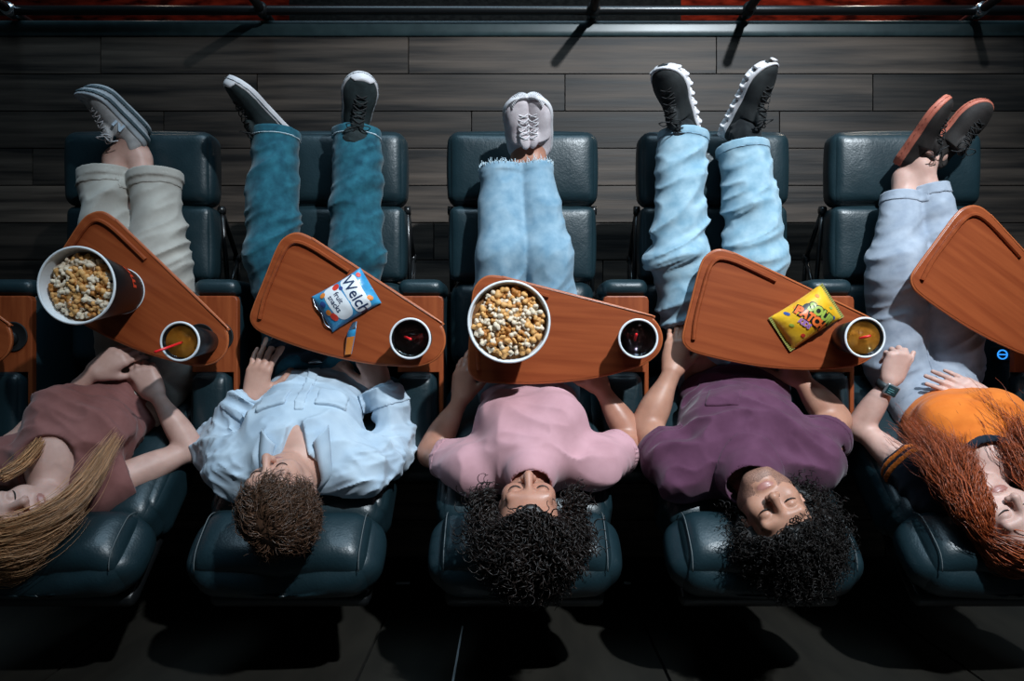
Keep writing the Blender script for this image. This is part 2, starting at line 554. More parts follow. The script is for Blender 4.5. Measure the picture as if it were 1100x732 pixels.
def vnoise(p, seed=0):
    fl = np.floor(p); f = (p - fl).astype(np.float32); f = f * f * (3 - 2 * f)
    i = fl.astype(np.int32).astype(np.uint32); out = 0; u4 = np.uint32
    X = (i[:, 0] * u4(374761393), (i[:, 0] + u4(1)) * u4(374761393)); Y = (i[:, 1] * u4(668265263), (i[:, 1] + u4(1)) * u4(668265263))
    Z = (i[:, 2] * u4(1442695041) + u4(seed * 97531), (i[:, 2] + u4(1)) * u4(1442695041) + u4(seed * 97531))
    for dx in (0, 1):
        for dy in (0, 1):
            for dz in (0, 1):
                h = X[dx] + Y[dy] + Z[dz]
                h = (h ^ (h >> u4(13))) * u4(1274126177)
                v = ((h ^ (h >> u4(16))) & u4(0xffff)).astype(np.float32) / 65535.0
                out = out + v * (f[:, 0] if dx else 1 - f[:, 0]) * (f[:, 1] if dy else 1 - f[:, 1]) * (f[:, 2] if dz else 1 - f[:, 2])
    return out

def folds(amp, M, seed=0, mask=None, sharp=1.5):
    """cloth folds: ridged noise in a stretched frame; rows of M scale world axes."""
    M = np.array(M, np.float32)
    def f(p):
        q = p @ M.T
        w = vnoise(q * 0.6 + 5.3, seed + 3)
        n = vnoise(q + 2.0 * w[:, None], seed)
        r = 1 - np.abs(2 * n - 1)
        r = r * r * (1.6 - .6 * r)
        n2 = 1 - np.abs(2 * vnoise(q * 2.3 + 9 + w[:, None], seed + 7) - 1)
        v = (r - 0.45) * 0.95 + (n2 * n2 - 0.35) * 0.42
        v = v * (.30 + 1.1 * vnoise(q * .33 + 2, seed + 11))
        if mask is not None: v = v * mask(p)
        return -amp * v
    return f

def surface(fn, lo, hi, h, keep=None):
    """naive surface nets on a block-sparse grid -> V, quads"""
    lo = np.asarray(lo, np.float64); hi = np.asarray(hi, np.float64)
    B = 4
    nb = np.ceil((hi - lo) / (h * B)).astype(int)
    n = nb * B + 1
    c = [lo[a] + (np.arange(nb[a]) + .5) * B * h for a in range(3)]
    G = np.stack(np.meshgrid(*c, indexing='ij'), -1).reshape(-1, 3).astype(np.float32)
    d = fn(G)
    act = (np.abs(d) < B * h * 0.87 * 1.15 + 0.010)
    D = np.repeat(np.repeat(np.repeat(np.where(d < 0, -1., 1.).astype(np.float32).reshape(nb), B, 0), B, 1), B, 2)
    D = np.pad(D, ((0, 1), (0, 1), (0, 1)), mode='edge')
    act = act.reshape(nb); M = np.zeros(n, bool)
    up_ = np.repeat(np.repeat(np.repeat(act, B, 0), B, 1), B, 2)
    for a in (0, 1):
        for b in (0, 1):
            for e in (0, 1):
                M[a:a + up_.shape[0], b:b + up_.shape[1], e:e + up_.shape[2]] |= up_
    I = np.argwhere(M)
    for s in range(0, len(I), 120000):
        J = I[s:s + 120000]
        D[J[:, 0], J[:, 1], J[:, 2]] = fn((lo + J * h).astype(np.float32))
    S = D < 0
    cnt = np.zeros(np.array(S.shape) - 1, np.uint8)
    sl = [slice(0, -1), slice(1, None)]
    for a in (0, 1):
        for b in (0, 1):
            for e in (0, 1):
                cnt += S[sl[a], sl[b], sl[e]]
    cells = np.argwhere((cnt > 0) & (cnt < 8))
    if len(cells) == 0: return np.zeros((0, 3)), np.zeros((0, 4), int)
    cid = np.full(cnt.shape, -1, np.int32); cid[cells[:, 0], cells[:, 1], cells[:, 2]] = np.arange(len(cells))
    corner = np.array([[a, b, e] for a in (0, 1) for b in (0, 1) for e in (0, 1)])
    cv = [D[cells[:, 0] + k[0], cells[:, 1] + k[1], cells[:, 2] + k[2]] for k in corner]
    acc = np.zeros((len(cells), 3)); num = np.zeros(len(cells))
    for a in range(8):
        for b in range(a + 1, 8):
            if np.abs(corner[a] - corner[b]).sum() != 1: continue
            m = (cv[a] < 0) != (cv[b] < 0)
            t = cv[a] / np.where(m, cv[a] - cv[b], 1)
            acc += np.where(m[:, None], corner[a] + t[:, None] * (corner[b] - corner[a]), 0); num += m
    V = lo + (cells + acc / num[:, None]) * h
    Q = []
    for ax in range(3):
        b, e = (ax + 1) % 3, (ax + 2) % 3
        s0 = [slice(None)] * 3; s1 = [slice(None)] * 3
        s0[ax] = slice(0, -1); s1[ax] = slice(1, None)
        for k in (b, e):
            s0[k] = slice(1, -1); s1[k] = slice(1, -1)
        x = S[tuple(s0)] != S[tuple(s1)]
        E = np.argwhere(x)
        if len(E) == 0: continue
        E[:, b] += 1; E[:, e] += 1
        neg = S[E[:, 0], E[:, 1], E[:, 2]]
        def c_(db, de):
            K = E.copy(); K[:, b] += db; K[:, e] += de
            return cid[K[:, 0], K[:, 1], K[:, 2]]
        q = np.stack([c_(-1, -1), c_(0, -1), c_(0, 0), c_(-1, 0)], 1)
        q[~neg] = q[~neg][:, ::-1]
        Q.append(q)
    Q = np.concatenate(Q)
    Q = Q[(Q >= 0).all(1)]
    if keep is not None:
        Q = Q[keep(V[Q].mean(1))]
        used = np.unique(Q); mp = np.full(len(V), -1); mp[used] = np.arange(len(used))
        V = V[used]; Q = mp[Q]
    return V, Q
# ================================================================== the setting
XC = [0.035 + 0.643 * (i - 2) for i in range(5)]          # seat centre lines
EDGE_Y = 1.225                                            # front edge of the platform
WALL_Y = -0.963

V, F = box((0, (EDGE_Y + WALL_Y) / 2 - .03, -0.065), (5.2, EDGE_Y - WALL_Y + .06, 0.10), 0.003, 2)
floor = obj('floor', V, F, 'subfloor', kind='structure', label='dark brown wood plank floor under the recliner row')
PW = 0.1475
plank_mesh = {}
def plank_data(L):
    k = round(L, 3)
    if k not in plank_mesh:
        V, F = rbox((L - 0.003, PW - 0.003, 0.014), 0.0022, 3)
        plank_mesh[k] = mesh_of('plank', V, F, 'plank', False)
    return plank_mesh[k]
row = 0
yy = EDGE_Y - 0.02 - PW / 2
offs = [0.35, 0.95, 0.1, 0.62, 1.1, 0.25, 0.8, 0.48, 0.0, 0.7, 1.02, 0.3, 0.55, 0.9, 0.15]
while yy > WALL_Y + PW / 2:
    x = -2.5 - offs[row % len(offs)]
    while x < 2.5:
        L = 1.22
        x0, x1 = max(x, -2.55), min(x + L, 2.55)
        if x1 - x0 > 0.05:
            o = bpy.data.objects.new('plank', plank_data(x1 - x0))
            COL.objects.link(o)
            o.parent = floor
            o.location = ((x0 + x1) / 2, yy, -0.0075)
        x += L
    yy -= PW
    row += 1

# front edge of the platform: rubber nosing, face and the lower level
m = MB(); V, F = box((0, EDGE_Y + 0.012, -0.010), (5.2, 0.065, 0.030), 0.010, 5); m.add(V, F)
m.build('trim_1', 'nosing', kind='structure', label='dark rubber nosing along the front edge of the platform')
V, F = box((0, EDGE_Y + 0.02, -0.30), (5.2, 0.03, 0.50), 0.003, 2)
obj('wall_front', V, F, 'black_carpet', kind='structure', label='black carpeted riser below the platform edge')
V, F = box((0, EDGE_Y + 1.035, -0.575), (5.6, 2.0, 0.05), 0.003, 2)
obj('floor_lower', V, F, 'red_carpet', kind='structure', label='red patterned carpet of the lower level beyond the railing')
V, F = box((-0.12, EDGE_Y + 0.42, -0.45), (1.75, 0.75, 0.20), 0.01, 3)
obj('trim_2', V, F, 'black_carpet', kind='structure', label='black carpeted step block on the lower level')

# back wall behind the row: separate panels with open joints
V, F = box((0, WALL_Y - 0.05, 0.55), (5.2, 0.05, 1.2), 0.003, 2)
wall = obj('wall_back', V, F, 'subfloor', kind='structure', label='low dark panelled wall behind the recliners')
mat('wall_panel', (0.013, 0.0115, 0.0085), (0.020, 0.0175, 0.013), rough=0.6, scale=(12, 12, 3), bump=0.1)
seams = [-2.55, -1.335, -0.443, 0.450, 1.340, 2.55]
for a, b in zip(seams[:-1], seams[1:]):
    V, F = box(((a + b) / 2, WALL_Y - 0.015, 0.55), (b - a - 0.008, 0.02, 1.18), 0.003, 3)
    obj('panel', V, F, 'wall_panel', wall, smooth=False)
V, F = box((-0.167, WALL_Y - 0.003, 0.78), (0.007, 0.006, 0.72), 0.002, 3)  # plain white colour stands in for the shine of the metal
obj('trim_3', V, F, 'paper_white', kind='structure', label='thin upright metal strip on the wall behind the middle seat')
for i, (x, wd) in enumerate(((-0.43, 0.055), (0.455, 0.026))):
    V, F = box((x, WALL_Y + 0.006, 0.012), (wd, 0.010, 0.014), 0.003, 3)  # white bars: the glints at the wall foot are put into the colour
    obj('trim_%d' % (4 + i), V, F, 'paper_white', kind='structure',
        label=('short white bar standing in for a glint at the wall foot left of the middle seat', 'small white bar standing in for a glint at the wall foot right of the middle seat')[i])

# front railing
RY = 1.288
rail = thing('guard_railing', 'low black metal railing along the front edge of the platform', 'railing', (0, RY, -0.55))
def bar(y, z, r, name):
    V, F = tube([(-2.5, y, z), (-1, y, z), (0, y, z), (1, y, z), (2.5, y, z)], r, 12)
    obj(name, V, F, 'black_metal', rail)
bar(RY, -0.25, 0.015, 'lower_rail')
bar(RY, 0.045, 0.018, 'upper_rail')
for px in (12, 282, 637, 803, 1052):
    x = (px - 550) / (FPX / (CAM_H - 0.04))
    V, F = tube([(x, RY, -0.549), (x, RY, -0.1), (x, RY, 0.42)], 0.017, 12)
    po = obj('post', V, F, 'black_metal', rail)
    V, F = lathe([(0.034, -0.549), (0.034, -0.542), (0.020, -0.536)], (x, RY, 0), 16)
    obj('foot_plate', V, F, 'black_metal', po)
    V, F = lathe([(0.025, 0.020), (0.027, 0.045), (0.025, 0.070)], (x, RY, 0), 16)
    obj('collar', V, F, 'bright_metal' if px in (12, 1052) else 'black_metal', po)

# ================================================================== recliners
O_Y, O_Z = -0.12, 0.44
T2 = np.array([0, -0.651, 0.759]); N2 = np.array([0, 0.759, 0.651])
def back_pt(s, d=0.0):
    return np.array([0, O_Y, O_Z]) + T2 * s + N2 * d

def puckers(V, amp, seed, M):
    n = vnoise((np.asarray(V) @ np.array(M, float).T).astype(np.float32), seed)
    return n * amp - amp / 2

def make_recliner(i):
    xc = XC[i]
    who = ['blond woman in beige trousers', 'man in teal jeans and pale blue shirt', 'curly-haired woman in the pink shirt',
           'man in the plum shirt with the big black curls', 'red-haired woman in the orange top'][i]
    t = thing('cinema_recliner', 'dark teal leather recliner holding the ' + who, 'recliner', (xc, 0, 0), 'row of leather cinema recliners')
    X = np.array([xc, 0, 0])
    def pad(name, c, s, r, puff, X3=None, n=14, seed=0, parent=None, amp=0.006):
        V, F = rbox(s, r, n, puff)
        V = V + 0
        V[:, 2] += puckers(V + seed, amp, seed + i * 10, np.diag([26, 9, 5])) * (V[:, 2] > 0)
        if name == 'headrest': V[:, 2] -= .026 * np.exp(-(V[:, 0] / .085) ** 2) * (V[:, 2] > 0)
        ax = X3 or ((1, 0, 0), (0, 1, 0), (0, 0, 1))
        return obj(name, place(V, np.asarray(c) + X, *ax), F, 'leather', parent or t)
    # footrest: a front roll and an inner pad, on a slightly rising plane
    fy = unit((0, 1, 0.03)); fz = np.cross((1, 0, 0), fy)
    fx = ((1, 0, 0), fy, fz)
    pad('footrest_roll', (0, 0.577, 0.405), (0.500, 0.248, 0.105), 0.036, 0.016, fx, 18, 1)
    pad('footrest_pad', (0, 0.327, 0.395), (0.490, 0.252, 0.100), 0.026, 0.016, fx, 18, 2)
    pad('seat_cushion', (0, 0.055, 0.355), (0.480, 0.300, 0.170), 0.05, 0.02, None, 16, 3)
    # back and headrest
    bk = ((1, 0, 0), T2, N2)
    pad('backrest', back_pt(0.27, -0.075), (0.485, 0.60, 0.15), 0.05, 0.02, bk, 18, 4)
    for s in (-1, 1):
        pad('back_bolster', back_pt(0.28, -0.085) + np.array([s * 0.215, 0, 0]), (0.075, 0.50, 0.15), 0.034, 0.01, bk, 12, 5)
    hd = pad('headrest', back_pt(0.640, -0.058), (0.490, 0.215, 0.15), 0.066, 0.045, bk, 22, 6, amp=0.012)
    for s in (-1, 1):
        def hz(a):
            v = min(1, abs(a) / .1075); d = max(0, abs(a) - .0415)
            return 0.0110 + 0.0197 * (1 - v * v) ** .6 - (.066 - math.sqrt(max(0, .066 ** 2 - d * d))) + .0035
        pts = [back_pt(0.640 + a, hz(a)) + X + np.array([s * 0.212, 0, 0]) for a in np.linspace(-0.092, 0.092, 25)]
        V, F = tube(pts, 0.0015, 6)
        obj('seam', V, F, 'thread', hd)
    V, F = rbox((0.44, 0.66, 0.05), 0.02, 8)
    obj('back_shell', place(V, back_pt(0.40, -0.165) + X, *bk), F, 'black_plastic', t)
    V, F = rbox((0.46, 0.50, 0.26), 0.015, 6)
    obj('base', V + X + np.array([0, -0.05, 0.131]), F, 'black_plastic', t)
    # footrest linkage on both sides
    for s in (-1, 1):
        m = MB()
        x = xc + s * 0.247
        A, B_, C_ = (x, 0.45, 0.36), (x, 0.30, 0.22), (x, 0.16, 0.30)
        D_ = (x, 0.10, 0.18)
        for a, b in ((A, B_), (B_, D_), (C_, B_), (A, C_)):
            V, F = tube([a, tuple((np.array(a) + b) / 2), b], 0.0085, 8); m.add(V, F)
        for q in (A, B_, C_):
            V, F = tube([(x - 0.010, q[1], q[2]), (x + 0.010, q[1], q[2])], 0.015, 10); m.add(V, F)
        V, F = tube([(x, 0.16, 0.30), (xc + s * 0.225, 0.14, 0.31)], 0.008, 8); m.add(V, F)
        m.build('footrest_linkage', 'black_metal', t)
    return t
for i in range(5):
    make_recliner(i)

# ================================================================== consoles between the seats
CX = [0.035 + 0.643 * (i - 2.5) for i in range(6)] 
def make_console(i):
    xc = CX[i]
    lab = ['armrest console at the far left edge of the row', 'armrest console between the blond woman and the man in the blue shirt',
           'armrest console between the blue-shirted man and the pink-shirted woman', 'armrest console between the pink-shirted woman and the man in plum',
           'armrest console between the man in plum and the red-haired woman', 'armrest console right of the red-haired woman, with a lit blue button'][i]
    t = thing('armrest_console', 'wood-topped leather ' + lab, 'armrest', (xc, 0, 0), 'armrest consoles of the recliner row')
    X = np.array([xc, 0, 0])
    V, F = rbox((0.125, 0.62, 0.56), 0.012, 6)
    obj('body', V + X + np.array([0, -0.14, 0.281]), F, 'leather', t)
    V, F = rbox((0.142, 0.055, 0.20), 0.026, 10, 0.004)
    obj('front_roll', V + X + np.array([0, 0.166, 0.50]), F, 'leather', t)
    # wooden top with rounded front corners
    wx = 0.0715
    pts = [(-wx, -0.10), (wx - 0.014, -0.10), (wx - 0.014, -0.30), (wx, -0.30), (wx, 0.125), (wx - 0.004, 0.136), (wx - 0.014, 0.14),
           (-wx + 0.014, 0.14), (-wx + 0.004, 0.136), (-wx, 0.125)]
    V, F = prism(np.array(pts) + (xc, 0), 0.575, 0.600, 0.004)
    tp = obj('wood_top', V, F, 'console_wood', t, smooth=False)
    V, F = lathe([(0.047, 0.600), (0.047, 0.6035), (0.043, 0.6035), (0.040, 0.6012), (0.0001, 0.6012)], (xc + 0.012, 0.012, 0), 36)
    obj('cup_well', V, F, 'dark_gap', tp)
    V, F = rbox((0.118, 0.26, 0.075), 0.028, 12, 0.012)
    V[:, 2] += puckers(V, 0.005, i, np.diag([30, 14, 5])) * (V[:, 2] > 0)
    obj('arm_pad', V + X + np.array([-0.010, -0.232, 0.588]), F, 'leather', t)
    if i == 5:
        # lit recline button on the seat-side face
        x = xc - 0.0665
        V, F = rbox((0.008, 0.05, 0.10), 0.003, 5)
        bp = obj('button_plate', V + np.array([x, -0.045, 0.535]), F, 'black_plastic', t)
        m = MB()
        th = np.linspace(0, 2 * math.pi, 28, endpoint=False)
        V, F = tube(np.stack([np.full(28, x - 0.005), -0.045 + 0.014 * np.cos(th), 0.545 + 0.022 * np.sin(th)], 1), 0.0022, 6, closed=True); m.add(V, F)
        V, F = tube([(x - 0.005, -0.045, 0.527), (x - 0.005, -0.045, 0.563)], 0.0022, 6); m.add(V, F)
        m.build('button_light', 'blue_led', t, label='glowing blue ring on the seat button')
for i in range(6):
    make_console(i)

# ================================================================== swivel trays
TZ0, TZ1 = 0.700, 0.720
TS = FPX / (CAM_H - TZ1)
TR_PX = [(462, 341), (345, 265), (330, 256), (316, 251), (304, 255), (295, 266), (281, 300), (269, 330), (266, 342), (270, 351), (281, 358),
         (315, 371), (352, 382), (392, 390), (428, 393), (447, 392.5), (463, 386.5), (472, 376), (474, 363), (470, 350)]
LIP_PX = [(276, 343), (281, 322), (291, 296), (302, 271), (310, 262), (319, 261), (333, 267), (352, 279), (372, 292)]
def px_local(L, ang0=158.0):
    q = (np.array(L, float) - (445, 364)) * (1, -1) / TS
    a = math.radians(-ang0)
    return np.stack([q[:, 0] * math.cos(a) - q[:, 1] * math.sin(a), q[:, 0] * math.sin(a) + q[:, 1] * math.cos(a)], 1)
TR = catmull(px_local(TR_PX), 5, True)
if np.sum(TR[:, 0] * np.roll(TR[:, 1], -1) - np.roll(TR[:, 0], -1) * TR[:, 1]) < 0: TR = TR[::-1]
LIP = catmull(px_local(LIP_PX), 6)
TRAY_PIV = []
def make_tray(i, ang):
    piv = np.array([CX[i] + 0.006, 0.006, 0])
    TRAY_PIV.append(piv)
    lab = ['reddish wood swivel tray mostly cut off by the left edge', 'reddish wood swivel tray carrying the popcorn bucket and tall iced tea',
           'reddish wood swivel tray carrying the blue candy bag and a cola', 'reddish wood swivel tray carrying the centre popcorn bucket',
           'reddish wood swivel tray carrying the yellow candy bag', 'empty reddish wood swivel tray cut off by the right edge'][i]
    t = thing('swivel_tray', lab, 'tray', piv + (0, 0, 0.60), 'wooden swivel trays')
    a = math.radians(ang); ca, sa = math.cos(a), math.sin(a)
    # built along its own axis so that the grain follows the tray
    def loc(name, V, F, m, par=t, smooth=False, **k):
        o = obj(name, np.asarray(V) + root_loc(t), F, m, par, smooth, **k)
        return o
    t.rotation_euler = (0, 0, a)
    z0, z1 = TZ0 - 0.60, TZ1 - 0.60
    V, F = prism(TR, z0, z1, 0.003)
    top = loc('tray_top', V, F, 'tray_wood')
    V, F = tube(np.c_[TR, np.full(len(TR), z1 - 0.006)], 0.0042, 8, closed=True)
    loc('edge_band', V, F, 'tray_edge', top, True)
    # raised stop along the far corner
    m = MB()
    n = len(LIP); tt = np.gradient(LIP, axis=0); tt /= np.linalg.norm(tt, axis=1)[:, None]; nn = np.stack([-tt[:, 1], tt[:, 0]], 1)
    w_ = 0.006
    prof = [(-w_, -0.001), (-w_, 0.006), (-w_ * .5, 0.010), (w_ * .5, 0.010), (w_, 0.006), (w_, -0.001)]
    Vs = np.concatenate([np.c_[LIP + nn * o_, np.full(n, z1 + h_)] for o_, h_ in prof])
    Fs = [(k * n + j, k * n + j + 1, ((k + 1) % 6) * n + j + 1, ((k + 1) % 6) * n + j) for k in range(6) for j in range(n - 1)]
    Fs += [tuple(k * n for k in range(6)), tuple(k * n + n - 1 for k in range(6))[::-1]]
    loc('raised_lip', Vs, Fs, 'tray_wood', top)
    V, F = lathe([(0.044, z1 - 0.001), (0.044, z1 + 0.0015), (0.041, z1 + 0.0015), (0.040, z1 + 0.0005), (0.0001, z1 + 0.0005)], (0, 0, 0), 36)
    loc('cup_ring', V, F, 'dark_gap', top, True)
    V, F = lathe([(0.024, 0.0012), (0.024, 0.010), (0.015, 0.014), (0.015, z0 - 0.012), (0.035, z0 - 0.006), (0.035, z0 + 0.001)], (0, 0, 0), 24)
    loc('pivot_post', V, F, 'black_metal', t, True)
    return t
TRAYS = [make_tray(i, a) for i, a in enumerate((156, 147, 158, 176.5, 165.5, 143.5))]
# ================================================================== people
def lerp(a, b, t): return np.asarray(a) + (np.asarray(b) - np.asarray(a)) * t

def rot(v, axis, ang):
    axis = unit(axis); v = np.asarray(v, float)
    return v * math.cos(ang) + np.cross(axis, v) * math.sin(ang) + axis * axis.dot(v) * (1 - math.cos(ang))

def add_hand(f, wrist, d, dorsal, thumb, curl=(0.35, 0.45, 0.3), spread=0.10, s=1.0, tcurl=0.3, tout=0.75):
    """d: wrist->knuckles, dorsal: back of the hand, thumb: +1/-1 side along cross(d, dorsal)."""
    d = unit(d); dorsal = unit(np.asarray(dorsal) - d * np.dot(dorsal, d)); lat = np.cross(d, dorsal) * thumb
    w = np.asarray(wrist, float)
    tips = []
    # index .. little
    off = [0.028, 0.010, -0.009, -0.026]; pl = [0.088, 0.092, 0.087, 0.078]
    seg = [(0.043, 0.026, 0.021), (0.047, 0.030, 0.022), (0.044, 0.028, 0.022), (0.034, 0.021, 0.019)]
    rr = [(0.0098, 0.0082, 0.0070), (0.0100, 0.0084, 0.0072), (0.0095, 0.0080, 0.0069), (0.0086, 0.0072, 0.0062)]
    kn = []
    for j in range(4):
        k = w + (d * pl[j] + lat * off[j] + dorsal * (0.003 - 0.10 * abs(off[j]))) * s
        kn.append(k)
        f.u(cone(w + lat * off[j] * 0.55 * s + d * 0.01 * s, k, 0.0135 * s, 0.0112 * s), 0.016)
    f.u(ell(w + (d * 0.045 - dorsal * 0.006) * s, np.array([0.036, 0.045, 0.014]) * s, (lat, d, dorsal)), 0.02)
    for j in range(4):
        a = kn[j]; dd = rot(d, dorsal, spread * off[j] / 0.028 * thumb * 1.0)
        if np.dot(dd - d, lat) * off[j] < 0: dd = rot(d, dorsal, -spread * off[j] / 0.028 * thumb)
        ax = np.cross(dd, dorsal)
        cum = 0
        for q in range(3):
            cum += curl[q] * (1 + 0.12 * (j - 1))
            v = rot(dd, ax, -cum)
            if np.dot(v - dd, dorsal) > 0: v = rot(dd, ax, cum)
            b = a + v * seg[j][q] * s
            f.u(cone(a, b, rr[j][q] * s, (rr[j][q + 1] if q < 2 else rr[j][2] * 0.92) * s), 0.004 if q else 0.009)
            a = b
        tips.append(a)
    tb = w + (d * 0.022 + lat * 0.024 - dorsal * 0.008) * s
    tdir = unit(d * math.cos(tout) + lat * math.sin(tout) - dorsal * 0.25)
    t1 = tb + tdir * 0.040 * s
    f.u(cone(tb, t1, 0.0165 * s, 0.0115 * s), 0.014)
    td2 = unit(tdir + d * tcurl); t2 = t1 + td2 * 0.032 * s
    f.u(cone(t1, t2, 0.0108 * s, 0.0095 * s), 0.005)
    t3 = t2 + unit(td2 + d * tcurl - dorsal * .15) * 0.026 * s
    f.u(cone(t2, t3, 0.0095 * s, 0.0078 * s), 0.004)
    return tips

class Head:
    def __init__(h, C, U, F, s=1.0):
        h.C = np.asarray(C, float); h.U = unit(U); F = np.asarray(F, float); h.F = unit(F - h.U * F.dot(h.U)); h.R = np.cross(h.F, h.U); h.s = s
    def w(h, r, u, f): return h.C + (h.R * r + h.U * u + h.F * f) * h.s
    def loc(h, p): 
        q = (np.asarray(p) - h.C) / h.s
        return np.stack([q @ h.R, q @ h.U, q @ h.F], -1)
    def add(h, f, fem=True):
        ax = (h.R, h.U, h.F); s = h.s; w = h.w
        f.u(ell(w(0, .032, -.014), np.array([.074, .088, .094]) * s, ax), 0.02)
        f.u(ell(w(0, -.028, .030), np.array([.060 if fem else .064, .080, .056]) * s, ax), 0.03)
        f.u(ell(w(0, -.088, .062), np.array([.024 if fem else .030, .018, .019]) * s, ax), 0.03)
        for e in (-1, 1):
            f.u(ell(w(e * .038, -.022, .060), np.array([.024, .026, .024]) * s, ax), 0.02)
            f.u(cone(w(e * .052, -.058, .010), w(e * .020, -.088, .055), .018 * s, .014 * s), 0.025)
        f.u(cone(w(-.042, .024, .074), w(.042, .024, .074), .012 * s), 0.018)
        for e in (-1, 1):
            f.sub(ell(w(e * .032, .004, .104), np.array([.019, .013, .020]) * s, ax), 0.014)
            f.u(ell(w(e * .0315, .003, .0745), np.array([.0155, .0125, .0135]) * s, ax), 0.004)
        f.u(cone(w(0, .016, .086), w(0, -.020, .109), .0072 * s, .0112 * s), 0.010)
        for e in (-1, 1):
            f.u(ell(w(e * .0115, -.025, .098), np.array([.0075, .0075, .0095]) * s, ax), 0.006)
        f.u(ell(w(0, -.026, .102), np.array([.0085, .007, .010]) * s, ax), 0.006)
        f.u(ell(w(0, -.0525, .081), np.array([.021, .0052, .0095]) * s, ax), 0.010)
        f.u(ell(w(0, -.0620, .080), np.array([.018, .0058, .0095]) * s, ax), 0.008)
        for e in (-1, 1):
            f.sub(ell(w(e * .0065, -.0335, .103), np.array([.0036, .0035, .005]) * s, ax), 0.003)
            f.u(ell(w(e * .074, -.004, -.010), np.array([.010, .030, .018]) * s, ax), 0.006)
            f.sub(ell(w(e * .084, -.004, -.004), np.array([.007, .018, .010]) * s, ax), 0.006)
    def details(h, parent, brow, lash=True):
        for e in (-1, 1):
            if lash:
                a = np.linspace(-1, 1, 11)
                pts = [h.w(e * (.0315 + .0155 * t), -.003 - .0035 * (1 - t * t), .0745 + .0133 * math.sqrt(max(0, 1 - (t * .93) ** 2)) + .0005) for t in a]
                V, F = tube(pts, [0.0008 + 0.0011 * (1 - t * t) for t in a], 6)
                obj('eyelashes', V, F, 'lash', parent)
            m = MB()
            for q in range(34):
                t = q / 33
                base = np.array([e * (.014 + .036 * t), .0225 + .006 * math.sin(t * 2.4) + random.uniform(-.002, .002), .0865 - .016 * t * t])
                b2 = base + np.array([e * .009, .002 + random.uniform(-.001, .002), -.003])
                pr = [h.w(*base), h.w(*((base + b2) / 2 + (0, 0, .0018))), h.w(*b2)]
                V, F = tube(pr, [.0011, .0010, .0004], 4); m.add(V, F)
            m.build('eyebrow', brow, parent)

def torso(f, A, B, SL, SR, g=0.0, w=1.0, fem=False, k=0.06, dep=1.0):
    """A pelvis, B neck base, SL/SR shoulders; g = cloth allowance."""
    u = unit(B - A); r = SR - SL; r = unit(r - u * r.dot(u)); fr = np.cross(u, r); L = np.linalg.norm(B - A); ax = (r, u, fr)
    mid = lerp(SL, SR, .5)
    f.u(ell(A + u * .02 - fr * .10 * (1 - dep), np.array([.160 * w, .115, .108 * dep]) + g, ax), k)
    f.u(ell(lerp(A, B, .36) + fr * (.004 - .10 * (1 - dep)), np.array([.138 * w, .15, .100 * dep]) + g, ax), k)
    c = lerp(A, B, .68); c = c + (mid - B).dot(r) * r * 0.6
    f.u(ell(c, np.array([.158 * w, .165, .112]) + g, ax), k)
    f.u(cone(SL - u * .015, SR - u * .015, .055 + g, .055 + g), k)
    if fem:
        for e in (-1, 1):
            f.u(ell(lerp(A, B, .66) + (mid - B).dot(r) * r * 0.5 + r * e * .072 + fr * .072, np.array([.058, .062, .050]) + g, ax), 0.05)
    return u, r, fr

SKIN_RES, HEAD_RES, CLOTH_RES = 0.0065, 0.0031, 0.0052

def bounds(f_pts, pad):
    a = np.array(f_pts); return a.min(0) - pad, a.max(0) + pad

def sole_dir(heel, toe, a, b):
    """sole normal: a = how side-on (sign picks the side), b = how much the top of the foot shows from above"""
    y = unit(toe - heel); v = unit(np.array([0, 0, CAM_H]) - heel)
    return np.cross(y, v) * a - v * b

